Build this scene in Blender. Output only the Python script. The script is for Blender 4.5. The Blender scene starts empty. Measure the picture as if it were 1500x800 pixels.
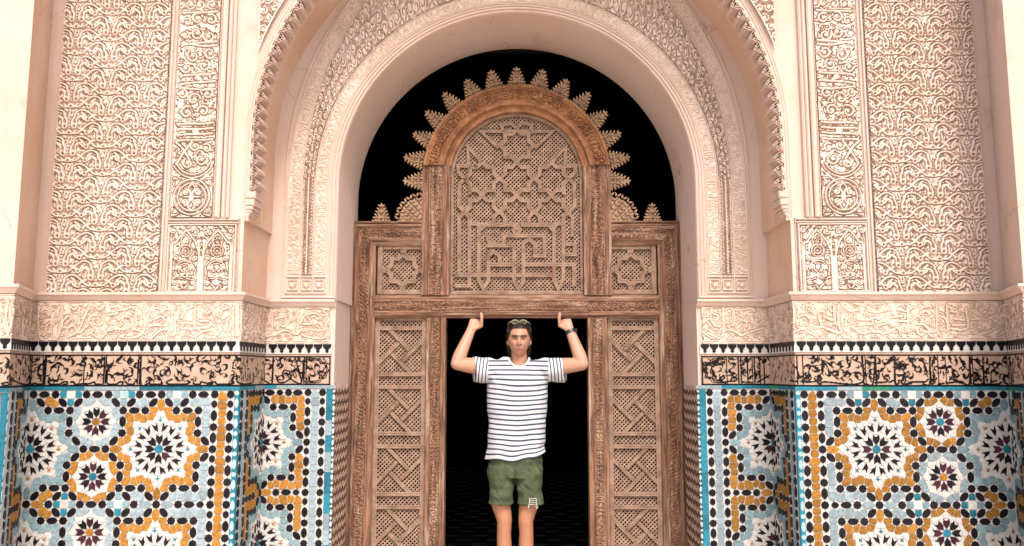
import bpy, math, random
import numpy as np
from mathutils import Vector, Matrix
random.seed(7); RNG = np.random.default_rng(7)
PI = math.pi
S = bpy.context.scene
COL = S.collection
R = math.radians

# ---------------------------------------------------------------- camera, sky, sun, exposure
PITCH, YAW, F = R(6.9), R(0.334), 1200.0
CAMP = (0.0, -5.4, 1.46)
cd = bpy.data.cameras.new('camera'); cam = bpy.data.objects.new('camera', cd); COL.objects.link(cam)
cd.sensor_width = 36; cd.lens = 36 * F / 1500; cd.clip_start = .05; cd.clip_end = 500
cam.location = CAMP; cam.rotation_euler = (PI / 2 + PITCH, 0, YAW)
S.camera = cam
SUN_EL, SUN_AZ = R(52), R(12)          # azimuth: to the right of straight behind the camera
w = bpy.data.worlds.new('World'); S.world = w; w.use_nodes = True
nt = w.node_tree
sky = nt.nodes.new('ShaderNodeTexSky'); sky.sky_type = 'NISHITA'; sky.sun_disc = False
sky.sun_elevation = SUN_EL; sky.sun_rotation = PI - SUN_AZ
sky.air_density = 1.0; sky.dust_density = 4.0; sky.ozone_density = .0
nt.links.new(sky.outputs[0], nt.nodes['Background'].inputs[0])
nt.nodes['Background'].inputs[1].default_value = 0.15
sl = bpy.data.lights.new('sun', 'SUN'); so = bpy.data.objects.new('sun', sl); COL.objects.link(so)
sl.energy = 1.35; sl.angle = R(12); sl.color = (1, .925, .90)
sd = Vector((math.sin(SUN_AZ) * math.cos(SUN_EL), -math.cos(SUN_AZ) * math.cos(SUN_EL), math.sin(SUN_EL)))
so.rotation_euler = sd.to_track_quat('Z', 'Y').to_euler(); so.location = (3, -12, 12)
S.view_settings.view_transform = 'Standard'; S.view_settings.look = 'None'
S.view_settings.gamma = 1; S.view_settings.exposure = 1.10

# ---------------------------------------------------------------- measuring: a pixel of the photograph on a wall plane
def ray(px, py):
    x = (px - 750) / F; y = -(py - 400) / F
    c, s = math.cos(PITCH), math.sin(PITCH)
    X, Y, Z = x, c - y * s, s + y * c
    cy, sy = math.cos(YAW), math.sin(YAW)
    return X * cy - Y * sy, X * sy + Y * cy, Z
def WP(px, py, Y):
    d = ray(px, py); t = (Y - CAMP[1]) / d[1]
    return CAMP[0] + t * d[0], CAMP[2] + t * d[2]
YD, YA, YP, YO = 0.0, -0.45, -0.90, -1.32      # door, arch wall, bay wall, outer wall
XA, XC, XK, XO = 1.092, 1.523, 2.68, 2.53      # door jamb, inner corner, outer corner, edge of the outer wall
Z_LED, Z_FR1, Z_FR0, Z_ME0, Z_SC1, Z_SC0, Z_TI = 1.893, 1.852, 1.628, 1.569, 1.556, 1.384, 1.359
ZC = 2.62                                       # springing of the inner arch

# ---------------------------------------------------------------- object helpers
def link(o, parent=None):
    COL.objects.link(o)
    if parent is not None: o.parent = parent
    return o
def thing(name, label, cat, loc=(0, 0, 0), group=None):
    o = bpy.data.objects.new(name, None); COL.objects.link(o); o.location = loc
    o.empty_display_size = .1; o['label'] = label; o['category'] = cat
    if group: o['group'] = group
    return o
def mesh(name, V, Fc, mats, parent=None, idx=None, smooth=False):
    V = np.asarray(V, float).reshape(-1, 3)
    if parent is not None: V = V - np.array(parent_world(parent))
    me = bpy.data.meshes.new(name)
    me.from_pydata(V.tolist(), [], Fc if isinstance(Fc, list) else Fc.tolist())
    for m in (mats if isinstance(mats, (list, tuple)) else [mats]): me.materials.append(m)
    if idx is not None: me.polygons.foreach_set('material_index', np.asarray(idx, dtype=np.int32))
    if smooth: me.polygons.foreach_set('use_smooth', np.ones(len(me.polygons), dtype=bool))
    me.update()
    return link(bpy.data.objects.new(name, me), parent)
def parent_world(p):
    x = Vector((0, 0, 0))
    while p is not None: x += p.location; p = p.parent
    return x
def struct(o): o['kind'] = 'structure'; return o
def stuff(o): o['kind'] = 'stuff'; return o

class MB:
    """collects faces of one mesh"""
    def __init__(s): s.v = []; s.f = []; s.m = []
    def add(s, v, f, m=0):
        b = len(s.v); s.v += [tuple(p) for p in v]; s.f += [[b + i for i in q] for q in f]; s.m += [m] * len(f)
    def box(s, x0, x1, y0, y1, z0, z1, m=0, bev=0):
        x0, x1 = min(x0, x1), max(x0, x1)
        if bev:
            b = bev
            v = [(x0, y1, z0), (x1, y1, z0), (x1, y1, z1), (x0, y1, z1), (x0, y0 + b, z0), (x1, y0 + b, z0), (x1, y0 + b, z1), (x0, y0 + b, z1),
                 (x0 + b, y0, z0 + b), (x1 - b, y0, z0 + b), (x1 - b, y0, z1 - b), (x0 + b, y0, z1 - b)]
            f = [(0, 3, 2, 1), (0, 1, 5, 4), (1, 2, 6, 5), (2, 3, 7, 6), (3, 0, 4, 7), (4, 5, 9, 8), (5, 6, 10, 9), (6, 7, 11, 10), (7, 4, 8, 11), (8, 9, 10, 11)]
        else:
            v = [(x0, y0, z0), (x1, y0, z0), (x1, y1, z0), (x0, y1, z0), (x0, y0, z1), (x1, y0, z1), (x1, y1, z1), (x0, y1, z1)]
            f = [(0, 3, 2, 1), (4, 5, 6, 7), (0, 1, 5, 4), (1, 2, 6, 5), (2, 3, 7, 6), (3, 0, 4, 7)]
        s.add(v, f, m)
    def prism(s, poly, y0, y1, m=0, ch=0):
        """poly in (x, z), front at y0, back at y1; ch: chamfer of the front edge"""
        n = len(poly); c = (sum(p[0] for p in poly) / n, sum(p[1] for p in poly) / n)
        a = sum(poly[i][0] * poly[(i + 1) % n][1] - poly[(i + 1) % n][0] * poly[i][1] for i in range(n))
        if a < 0: poly = poly[::-1]
        v = [(p[0], y1, p[1]) for p in poly] + [(p[0], y0 + ch, p[1]) for p in poly]
        f = [[i, (i + 1) % n, n + (i + 1) % n, n + i] for i in range(n)]
        if ch:
            q = offset_poly(poly, ch)
            v += [(p[0], y0, p[1]) for p in q]
            f += [[n + i, n + (i + 1) % n, 2 * n + (i + 1) % n, 2 * n + i] for i in range(n)]
            f.append([2 * n + i for i in range(n)])
        else: f.append([n + i for i in range(n)])
        s.add(v, f, m)
    def build(s, name, mats, parent=None, smooth=False): return mesh(name, s.v, s.f, mats, parent, s.m, smooth)
def offset_poly(poly, d):
    n = len(poly); out = []
    for i in range(n):
        a, b, c = poly[i - 1], poly[i], poly[(i + 1) % n]
        e1 = np.array([b[0] - a[0], b[1] - a[1]]); e2 = np.array([c[0] - b[0], c[1] - b[1]])
        e1 = e1 / (np.linalg.norm(e1) + 1e-9); e2 = e2 / (np.linalg.norm(e2) + 1e-9)
        n1 = np.array([-e1[1], e1[0]]); n2 = np.array([-e2[1], e2[0]])
        m = n1 + n2; L = np.linalg.norm(m)
        if L < 1e-3: m = n1; k = 1
        else: m = m / L; k = min(1 / max(m @ n1, .3), 2)
        out.append((b[0] + m[0] * d * k, b[1] + m[1] * d * k))
    return out

# ---------------------------------------------------------------- materials
def mat(name, col, rough=.8, var=.12, scale=6., spec=.3, bump=0., bscale=60., stretch=None, col2=None, wear=None, rnd=0., coat=0, cracks=0):
    m = bpy.data.materials.new(name); m.use_nodes = True; n = m.node_tree.nodes; L = m.node_tree.links
    b = n['Principled BSDF']; b.inputs['Roughness'].default_value = rough
    b.inputs['Specular IOR Level'].default_value = spec
    if coat: b.inputs['Coat Weight'].default_value = coat; b.inputs['Coat Roughness'].default_value = .12
    g = n.new('ShaderNodeNewGeometry'); src = g.outputs['Position']
    if stretch:
        mp = n.new('ShaderNodeMapping'); mp.inputs['Scale'].default_value = stretch; L.new(src, mp.inputs[0]); src = mp.outputs[0]
    t = n.new('ShaderNodeTexNoise'); t.inputs['Scale'].default_value = scale; t.inputs['Detail'].default_value = 7; t.inputs['Roughness'].default_value = .62
    L.new(src, t.inputs['Vector'])
    r = n.new('ShaderNodeValToRGB'); c2 = col2 or tuple(c * (1 - var * 1.6) for c in col)
    r.color_ramp.elements[0].position = .33; r.color_ramp.elements[0].color = (*c2, 1)
    r.color_ramp.elements[1].position = .67; r.color_ramp.elements[1].color = (*[min(1, c * (1 + var)) for c in col], 1)
    L.new(t.outputs[0], r.inputs[0]); out = r.outputs[0]
    if wear:                                   # (colour, scale, threshold)
        t2 = n.new('ShaderNodeTexNoise'); t2.inputs['Scale'].default_value = wear[1]; t2.inputs['Detail'].default_value = 9; t2.inputs['Roughness'].default_value = .7
        L.new(src if stretch else g.outputs['Position'], t2.inputs['Vector'])
        r2 = n.new('ShaderNodeValToRGB'); r2.color_ramp.elements[0].position = wear[2]; r2.color_ramp.elements[0].color = (0, 0, 0, 1)
        r2.color_ramp.elements[1].position = wear[2] + .12; r2.color_ramp.elements[1].color = (1, 1, 1, 1)
        L.new(t2.outputs[0], r2.inputs[0])
        mx = n.new('ShaderNodeMix'); mx.data_type = 'RGBA'; mx.inputs['B'].default_value = (*wear[0], 1)
        L.new(r2.outputs[0], mx.inputs['Factor']); L.new(out, mx.inputs['A']); out = mx.outputs['Result']
    if cracks:                                 # hairline cracks
        nd = n.new('ShaderNodeTexNoise'); nd.inputs['Scale'].default_value = 3; nd.inputs['Detail'].default_value = 6; L.new(g.outputs['Position'], nd.inputs['Vector'])
        ad = n.new('ShaderNodeMix'); ad.data_type = 'VECTOR'; ad.inputs['Factor'].default_value = .28; L.new(g.outputs['Position'], ad.inputs['A']); L.new(nd.outputs['Color'], ad.inputs['B'])
        vo = n.new('ShaderNodeTexVoronoi'); vo.feature = 'DISTANCE_TO_EDGE'; vo.inputs['Scale'].default_value = cracks; L.new(ad.outputs['Result'], vo.inputs['Vector'])
        lt = n.new('ShaderNodeMath'); lt.operation = 'LESS_THAN'; lt.inputs[1].default_value = .0022; L.new(vo.outputs['Distance'], lt.inputs[0])
        nm = n.new('ShaderNodeTexNoise'); nm.inputs['Scale'].default_value = 1.9; L.new(g.outputs['Position'], nm.inputs['Vector'])
        gt = n.new('ShaderNodeMath'); gt.operation = 'GREATER_THAN'; gt.inputs[1].default_value = .56; L.new(nm.outputs[0], gt.inputs[0])
        mu = n.new('ShaderNodeMath'); mu.operation = 'MULTIPLY'; L.new(lt.outputs[0], mu.inputs[0]); L.new(gt.outputs[0], mu.inputs[1])
        mu2 = n.new('ShaderNodeMath'); mu2.operation = 'MULTIPLY'; mu2.inputs[1].default_value = .5; L.new(mu.outputs[0], mu2.inputs[0])
        mc = n.new('ShaderNodeMix'); mc.data_type = 'RGBA'; mc.inputs['B'].default_value = (.22, .13, .09, 1); L.new(mu2.outputs[0], mc.inputs['Factor']); L.new(out, mc.inputs['A']); out = mc.outputs['Result']
    if rnd:
        oi = n.new('ShaderNodeObjectInfo'); mr = n.new('ShaderNodeMapRange'); mr.inputs['To Min'].default_value = 1 - rnd; mr.inputs['To Max'].default_value = 1 + rnd
        L.new(oi.outputs['Random'], mr.inputs['Value'])
        hs = n.new('ShaderNodeHueSaturation'); L.new(mr.outputs[0], hs.inputs['Value']); L.new(out, hs.inputs['Color']); out = hs.outputs[0]
    L.new(out, b.inputs['Base Color'])
    if bump:
        t3 = n.new('ShaderNodeTexNoise'); t3.inputs['Scale'].default_value = bscale; t3.inputs['Detail'].default_value = 6
        L.new(src, t3.inputs['Vector']); bp = n.new('ShaderNodeBump'); bp.inputs['Strength'].default_value = bump; bp.inputs['Distance'].default_value = .004
        L.new(t3.outputs[0], bp.inputs['Height']); L.new(bp.outputs[0], b.inputs['Normal'])
    return m
M = {}
M['plaster'] = mat('plaster', (.53, .415, .36), .9, .05, 1.6, .2, .5, 45, col2=(.52, .38, .305), wear=((.47, .315, .235), 2.3, .58), cracks=1.4)
M['plaster_bounce'] = mat('bounce_tinted_plaster', (.55, .39, .29), .9, .08, 2.0, .2, .5, 40, col2=(.52, .325, .22), wear=((.55, .43, .35), 1.7, .58), cracks=1.8)  # orange of bounced light on returns and soffit, put into the plaster colour
M['stucco'] = mat('carved_stucco', (.62, .505, .44), .9, .05, 3.5, .15, .4, 120, col2=(.56, .435, .35))
M['frieze'] = mat('frieze_stucco', (.58, .465, .39), .9, .06, 3, .2, .3, 90, col2=(.53, .395, .31))
M['wood_v'] = mat('weathered_wood_upright', (.235, .125, .076), .75, .2, 9, .25, 1., 26, (5, 5, .5), (.075, .034, .021), ((.34, .24, .175), 6, .53))
M['wood_h'] = mat('weathered_wood_rail', (.235, .125, .076), .75, .2, 9, .25, 1., 26, (.5, 5, 5), (.075, .034, .021), ((.34, .24, .175), 6, .53))
M['wood_arch'] = mat('honey_wood', (.27, .125, .055), .7, .14, 11, .25, 1., 40, None, (.13, .052, .027), ((.34, .175, .08), 14, .56))
M['wood_light'] = mat('pale_screen_wood', (.27, .178, .128), .8, .12, 14, .2, .7, 90, None, (.16, .10, .068), ((.20, .09, .048), 6, .58))
M['wood_lattice'] = mat('lattice_wood', (.32, .215, .158), .8, .12, 25, .2, 0, 90, None, (.18, .11, .075))
M['finial'] = mat('pale_finial_wood', (.36, .245, .155), .8, .12, 20, .2, .5, 90, None, (.23, .14, .085))
def glaze(name, c, rnd=.18, var=.12): return mat(name, c, .42, var, 70, .17, .2, 150, rnd=rnd)
M['t_black'] = glaze('black_glaze', (.008, .006, .008), .4)
M['t_purple'] = glaze('aubergine_glaze', (.040, .012, .020), .4)
M['t_orange'] = glaze('ochre_glaze', (.30, .135, .022), .28, .24)
M['t_teal'] = glaze('teal_glaze', (.018, .15, .21), .3, .2)
M['t_blue'] = glaze('pale_blue_glaze', (.17, .26, .29), .2, .2)
M['t_sky'] = glaze('grey_blue_glaze', (.225, .295, .325), .2, .18)
M['t_brown'] = glaze('brown_glaze', (.085, .05, .038), .3)
M['t_white'] = glaze('white_glaze', (.49, .47, .44), .10, .08)
M['t_aqua'] = glaze('aqua_glaze', (.32, .45, .47), .12, .14)
M['t_green'] = glaze('green_glaze', (.02, .20, .10), .3, .2)
M['grout'] = mat('white_tile_ground', (.50, .48, .455), .6, .08, 30, .3, .3, 150, col2=(.42, .40, .38))
M['terracotta'] = mat('terracotta_ground', (.40, .285, .215), .85, .12, 20, .2, .4, 100, col2=(.34, .23, .17))
M['dark'] = mat('shade_dark_plaster', (.02, .017, .015), .95, .1, 3, .1)  # darkness of the unlit room put into its wall colour
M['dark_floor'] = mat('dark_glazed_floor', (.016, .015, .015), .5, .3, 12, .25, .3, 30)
M['paving'] = mat('courtyard_marble', (.64, .54, .44), .6, .08, 2, .3, .2, 20)

# ---------------------------------------------------------------- relief carving
def smooth_line(pts, n=6):
    P = [np.array(p, float) for p in pts]
    if len(P) < 3: return P
    Q = [2 * P[0] - P[1]] + P + [2 * P[-1] - P[-2]]; out = []
    for i in range(1, len(Q) - 2):
        a, b, c, d = Q[i - 1:i + 3]
        for k in range(n):
            t = k / n
            out.append(.5 * ((2 * b) + (-a + c) * t + (2 * a - 5 * b + 4 * c - d) * t * t + (-a + 3 * b - 3 * c + d) * t ** 3))
    out.append(P[-1]); return out
class Cv:
    """height canvas; x right, y up, in any unit"""
    def __init__(s, x0, x1, y0, y1, res, base=0.):
        s.nx = max(2, int(round((x1 - x0) / res))) + 1; s.ny = max(2, int(round((y1 - y0) / res))) + 1
        s.x = np.linspace(x0, x1, s.nx); s.y = np.linspace(y0, y1, s.ny); s.H = np.full((s.ny, s.nx), float(base)); s.b = (x0, x1, y0, y1); s.D = None; s.pad = 0
    def _seg(s, a, b, ra, rb, h, edge, cut):
        r = max(ra, rb) + s.pad
        i0, i1 = np.searchsorted(s.x, [min(a[0], b[0]) - r, max(a[0], b[0]) + r]); j0, j1 = np.searchsorted(s.y, [min(a[1], b[1]) - r, max(a[1], b[1]) + r])
        if i1 <= i0 or j1 <= j0: return
        X = s.x[None, i0:i1]; Y = s.y[j0:j1, None]; d = (b[0] - a[0], b[1] - a[1]); L = d[0] ** 2 + d[1] ** 2 + 1e-12
        t = np.clip(((X - a[0]) * d[0] + (Y - a[1]) * d[1]) / L, 0, 1)
        D = np.hypot(X - a[0] - t * d[0], Y - a[1] - t * d[1]); q = np.clip((ra + (rb - ra) * t - D) / edge, 0, 1)
        sub = s.H[j0:j1, i0:i1]
        if s.D is not None and not cut: sd_ = s.D[j0:j1, i0:i1]; np.minimum(sd_, D - ra - (rb - ra) * t, out=sd_)
        if cut: np.minimum(sub, np.where(q > 0, (1 - q) + h * q, 9), out=sub)
        else: np.maximum(sub, h * q, out=sub)
    def track(s, pad): s.D = np.full((len(s.y), len(s.x)), 9e9); s.pad = pad; return s
    def engrave(s, gap, base, dash=.5, fr=1., seed=0):
        """flat filling at the given level, cut by a dark trench round every stroke"""
        yy, xx = np.mgrid[0:s.H.shape[0], 0:s.H.shape[1]]
        n = vnoise(xx * .22 * fr + seed, yy * .22 * fr + seed)
        g = gap * (1 + .45 * n); tr = np.where(n > -dash, 0., base * .55)
        h = np.where(s.D < 0, s.H, np.where(s.D < g, tr, base)); s.H = np.where(s.D > 9e8, base, h)
        s.H = np.minimum(s.H, np.where((s.D > gap * 2.2) & (vnoise(xx * .45 * fr + 7, yy * .45 * fr) > .55), 0, 9)); return s
    def stroke(s, pts, r, h=1., edge=None, sm=True, taper=False, cut=False):
        P = smooth_line(pts) if sm else [np.array(p, float) for p in pts]
        edge = edge or r * .32; n = len(P) - 1
        if n < 1: return s._seg(P[0], P[0], r, r, h, edge, cut)
        for i in range(n):
            ra = r * (1 - .75 * i / n) if taper else r; rb = r * (1 - .75 * (i + 1) / n) if taper else r
            s._seg(P[i], P[i + 1], ra, rb, h, edge, cut)
    def disc(s, x, y, r, h=1., edge=None, cut=False): s._seg((x, y), (x, y), r, r, h, edge or r * .3, cut)
    def ring(s, x, y, r, w, h=1., a0=0, a1=360, cut=False, n=28):
        s.stroke([(x + r * math.cos(R(a0 + (a1 - a0) * i / n)), y + r * math.sin(R(a0 + (a1 - a0) * i / n))) for i in range(n + 1)], w, h, sm=False, cut=cut)
    def eye(s, x, y, r, h=1.): s.disc(x, y, r, h); s.disc(x, y, r * .4, .1, r * .12, cut=True)
    def leaf(s, x, y, a, L, w, h=1., curl=.5, groove=False):
        P = []
        for i in range(6):
            t = i / 5; aa = a + curl * t * 1.6
            P.append((x, y)); x += L / 5 * math.cos(aa); y += L / 5 * math.sin(aa)
        s.stroke(P, w, h, taper=True, sm=False)
        if groove: s.stroke(P[:4], w * .28, .35, edge=w * .15, sm=False, cut=True)
    def scroll(s, x, y, r, a, sg, w, h=1., turns=1.25):
        n = 20; P = []
        for i in range(n + 1):
            t = i / n; rr = r * (1 - .78 * t); aa = a + sg * turns * 2 * PI * t; P.append((x + rr * math.cos(aa), y + rr * math.sin(aa)))
        s.stroke(P, w, h, sm=False); s.disc(x, y, w * 1.5, h)
def fill_scrolls(c, pitch, w, rng, dense=1.):
    """vine scrolls with leaves and eyes over the whole canvas"""
    x0, x1, y0, y1 = c.b; rows = max(1, int(round((y1 - y0) / pitch))); py = (y1 - y0) / rows
    for j in range(rows):
        n = max(1, int(round((x1 - x0) / pitch)))
        for i in range(n + 1):
            x = x0 + (i + (.5 if j % 2 else 0)) * (x1 - x0) / n + rng.uniform(-.12, .12) * pitch; y = y0 + (j + .5) * py + rng.uniform(-.1, .1) * pitch
            sg = 1 if (i + j) % 2 else -1; a = rng.uniform(0, 2 * PI)
            c.scroll(x, y, pitch * .46, a, sg, w, rng.uniform(.8, 1))
            for k in range(3):
                b = a + k * 2.1 + rng.uniform(-.4, .4)
                c.leaf(x + pitch * .44 * math.cos(b), y + pitch * .44 * math.sin(b), b + sg * .8, pitch * .36, w * 1.25, rng.uniform(.7, 1), -sg * .9, True)
            if rng.random() < .55 * dense: c.eye(x + pitch * .5, y + pitch * rng.uniform(-.5, .5), w * 1.6, .9)
def fill_cuts(c, pitch, w, rng, base=.72):
    """raised scrolls over a flat ground pierced with comma-shaped holes"""
    c.H[:] = base; x0, x1, y0, y1 = c.b; rows = max(1, int(round((y1 - y0) / pitch))); py = (y1 - y0) / rows; cuts = []
    for j in range(rows):
        n = max(1, int(round((x1 - x0) / pitch)))
        for i in range(n + 1):
            x = x0 + (i + (.5 if j % 2 else 0)) * (x1 - x0) / n + rng.uniform(-.12, .12) * pitch; y = y0 + (j + .5) * py + rng.uniform(-.1, .1) * pitch
            sg = 1 if (i + j) % 2 else -1; a = rng.uniform(0, 2 * PI); c.scroll(x, y, pitch * .42, a, sg, w, 1)
            for k in range(7):
                b = a + k * .9; r = pitch * rng.choice([.27, .52]); px, py_ = x + r * math.cos(b), y + r * math.sin(b)
                P = [(px, py_)]; aa = b + PI / 2 * sg + rng.uniform(-.5, .5)
                for _ in range(2): P.append((P[-1][0] + math.cos(aa) * pitch * .09, P[-1][1] + math.sin(aa) * pitch * .09)); aa += sg * .6
                cuts.append(P)
            cuts.append([(x + rng.uniform(-.05, .05) * pitch, y)])
    for P in cuts: c.stroke(P, w * rng.uniform(.55, .95), 0, edge=w * .3, sm=False, cut=True)
def fill_letters(c, rng, w, vertical_gap, lo=.0, hi=1.):
    """upright shafts, bowls and points of an inscription running along x, height along y"""
    x0, x1, y0, y1 = c.b; H = y1 - y0; x = x0 + vertical_gap * .4
    while x < x1:
        k = rng.random(); t = y0 + H * .92; bt = y0 + H * .14
        if k < .45:
            c.stroke([(x, bt), (x + w * .5, y0 + H * .5), (x, t)], w); c.leaf(x, t, PI * 1.2, w * 4, w, 1, .6); x += vertical_gap * rng.uniform(.5, .9)
        elif k < .7:
            c.stroke([(x, y0 + H * .5), (x - w, bt), (x + vertical_gap * .7, bt), (x + vertical_gap, y0 + H * .38)], w)
            c.scroll(x + vertical_gap * .5, y0 + H * .66, H * .17, rng.uniform(0, 6), 1, w * .75); x += vertical_gap * 1.2
        elif k < .88:
            c.scroll(x + H * .15, y0 + H * .35, H * .2, 0, -1, w, 1, 1.1); c.leaf(x, t, -1.0, H * .4, w, 1, -.5); x += vertical_gap * 1.1
        else:
            c.stroke([(x, t), (x + vertical_gap * .4, y0 + H * .55), (x + vertical_gap * .9, bt)], w); c.eye(x + vertical_gap * .75, y0 + H * .75, w * 1.5); x += vertical_gap * 1.1

_gy, _gx = np.mgrid[0:64, 0:64]
_N = RNG.standard_normal((64, 64))
def vnoise(x, y):
    """smooth value noise"""
    xi = np.floor(x).astype(int); yi = np.floor(y).astype(int); fx = x - xi; fy = y - yi
    fx = fx * fx * (3 - 2 * fx); fy = fy * fy * (3 - 2 * fy); g = lambda a, b: _N[b % 64, a % 64]
    return (g(xi, yi) * (1 - fx) + g(xi + 1, yi) * fx) * (1 - fy) + (g(xi, yi + 1) * (1 - fx) + g(xi + 1, yi + 1) * fx) * fy
def relief(name, H, mapf, depth, mats, parent, mask=None, skirt=.0, lo=0., thr=None, smooth=False):
    """H (ny,nx) in 0..1; mapf(u,v,h)->x,y,z with u,v in 0..1 and h in metres out of the wall"""
    ny, nx = H.shape
    U, V = np.meshgrid(np.linspace(0, 1, nx), np.linspace(0, 1, ny)); Hm = lo + H * depth
    if skirt:
        U = np.pad(U, 1, mode='edge'); V = np.pad(V, 1, mode='edge'); Hm = np.pad(Hm, 1, constant_values=-skirt); ny += 2; nx += 2
    X, Y, Z = mapf(U, V, Hm)
    P = np.stack([X, Y, Z], -1).reshape(-1, 3)
    i = np.arange(ny * nx).reshape(ny, nx); q = np.stack([i[:-1, :-1], i[:-1, 1:], i[1:, 1:], i[1:, :-1]], -1)
    keep = np.ones(q.shape[:2], bool)
    if mask is not None:
        keep = mask[:-1, :-1] & mask[1:, 1:] & mask[:-1, 1:] & mask[1:, :-1]
    idx = None
    if thr is not None:
        hc = (H[:-1, :-1] + H[1:, 1:] + H[:-1, 1:] + H[1:, :-1]) / 4
        idx = (hc > thr).astype(np.int32)
        if skirt: idx = np.pad(idx, 1, constant_values=0)
        idx = idx[keep]
    Fq = q[keep]
    # orientation: make the normal face the camera side
    a, b, c = P[Fq[:, 0]], P[Fq[:, 1]], P[Fq[:, 2]]
    nrm = np.cross(b - a, c - a).mean(0)
    ctr = P.mean(0)
    if nrm @ (np.array(CAMP) - ctr) < 0: Fq = Fq[:, ::-1]
    pw = np.array(parent_world(parent)) if parent is not None else 0
    me = bpy.data.meshes.new(name); me.vertices.add(len(P)); me.vertices.foreach_set('co', (P - pw).ravel().astype(np.float32))
    me.loops.add(Fq.size); me.loops.foreach_set('vertex_index', Fq.ravel().astype(np.int32))
    me.polygons.add(len(Fq)); me.polygons.foreach_set('loop_start', np.arange(0, Fq.size, 4, dtype=np.int32))
    try: me.polygons.foreach_set('loop_total', np.full(len(Fq), 4, dtype=np.int32))
    except Exception: pass
    for m in (mats if isinstance(mats, (list, tuple)) else [mats]): me.materials.append(m)
    if idx is not None: me.polygons.foreach_set('material_index', idx.ravel())
    me.polygons.foreach_set('use_smooth', np.full(len(Fq), smooth))
    me.update(calc_edges=True); me.validate()
    return link(bpy.data.objects.new(name, me), parent)
def wall_map(x0, x1, z0, z1, Y): return lambda U, V, h: (x0 + (x1 - x0) * U, Y - h, z0 + (z1 - z0) * V)
def age(H, sc=.6, amt=.18, seed=0):
    """uneven, worn heights"""
    ny, nx = H.shape; y, x = np.mgrid[0:ny, 0:nx]
    return np.clip(H * (1 + amt * .5 * vnoise(x * .05 + seed, y * .05 + 3)) + .007 * vnoise(x * .9 * sc, y * .9 * sc + seed) * (H > .05), 0, 1.15)

# ---------------------------------------------------------------- plan paths of the walls (u grows away from the door)
class Path:
    def __init__(s, pts, sign):
        s.p = [np.array(p, float) for p in pts]; s.sign = sign; s.L = [0.]
        for a, b in zip(s.p, s.p[1:]): s.L.append(s.L[-1] + np.linalg.norm(b - a))
        s.u0 = s.L[1]                                   # u = 0 at the second point, the jamb corner
        n = []
        for a, b in zip(s.p, s.p[1:]):
            t = (b - a) / np.linalg.norm(b - a); n.append(np.array([-t[1], t[0]]) * (1 if sign < 0 else -1))
        s.n = n; s.mit = [n[0]]
        for a, b in zip(n, n[1:]):
            m = a + b; m = m / np.linalg.norm(m); s.mit.append(m / (m @ a))
        s.mit.append(n[-1])
    def seg(s, u):
        U = u + s.u0
        for i in range(len(s.L) - 2):
            if U < s.L[i + 1]: return i
        return len(s.L) - 2
    def xy(s, u, h=0.):
        i = s.seg(u); t = (u + s.u0 - s.L[i]) / (s.L[i + 1] - s.L[i])
        return (s.p[i] + s.mit[i] * h) * (1 - t) + (s.p[i + 1] + s.mit[i + 1] * h) * t
    def frame(s, u):
        i = s.seg(u); t = (s.p[i + 1] - s.p[i]); return t / np.linalg.norm(t), s.n[i]
    def arr(s, U, H):
        Uw = U + s.u0; X = np.zeros_like(Uw); Y = np.zeros_like(Uw)
        for i in range(len(s.L) - 1):
            lo = s.L[i] if i else -1e9; hi = s.L[i + 1] if i < len(s.L) - 2 else 1e9
            k = (Uw >= lo) & (Uw < hi); t = (Uw[k] - s.L[i]) / (s.L[i + 1] - s.L[i])
            for A, c in ((X, 0), (Y, 1)):
                A[k] = (s.p[i][c] + s.mit[i][c] * H[k]) * (1 - t) + (s.p[i + 1][c] + s.mit[i + 1][c] * H[k]) * t
        return X, Y
    def px(s, px, py, h=0.01):
        """a pixel of the photograph -> (u, z) on the wall path"""
        d = ray(px, py); best = None
        for i in range(1, len(s.p) - 1):
            a, b = s.p[i], s.p[i + 1]; e = b - a; o = np.array(CAMP[:2]); dd = np.array(d[:2])
            det = dd[0] * -e[1] + dd[1] * e[0]
            if abs(det) < 1e-9: continue
            r = a - o; t = (r[0] * -e[1] + r[1] * e[0]) / det; k = (dd[0] * r[1] - dd[1] * r[0]) / det
            lo = -.02 if i > 1 else -1; hi = 1.02 if i < len(s.p) - 2 else 9
            if t > 0 and lo <= k <= hi and (best is None or t < best[0]): best = (t, s.L[i] + k * (s.L[i + 1] - s.L[i]) - s.u0, CAMP[2] + t * d[2])
        return (best[1], best[2]) if best else None
PL = Path([(-1.085, YD + .02), (-1.097, YA), (-XC, YA), (-XC, YP), (-XK, YP), (-XO, YO), (-6, YO)], -1)
PR = Path([(1.085, YD + .02), (1.085, YA), (XC, YA), (XC, YP), (XK, YP), (XO, YO), (6, YO)], 1)
U_IN = 1.523 - 1.09; U_P = U_IN + .45
# ================================================================ THE SETTING
# floor of the courtyard and of the room behind the door
m = MB(); m.box(-40, 40, -60, -.06, -.3, 0); struct(m.build('ground', M['paving']))
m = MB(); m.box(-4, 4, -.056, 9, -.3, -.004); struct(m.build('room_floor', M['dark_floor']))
m = MB()
for i in range(-22, 23):
    for j in range(0, 40):
        if (i + j) % 2: continue
        h = .006 + .004 * random.random(); x, y = i * .13, .1 + j * .19
        m.box(x, x + .122, y, y + .182, -.003, h)
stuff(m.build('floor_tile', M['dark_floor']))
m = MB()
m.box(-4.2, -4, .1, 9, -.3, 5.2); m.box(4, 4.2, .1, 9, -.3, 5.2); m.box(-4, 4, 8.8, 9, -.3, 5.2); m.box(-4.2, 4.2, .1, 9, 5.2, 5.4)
m.box(-4, -1.12, .08, .3, 0, 5.2); m.box(1.12, 4, .08, .3, 0, 5.2); m.box(-1.12, 1.12, .08, .3, 3.75, 5.2)
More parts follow.
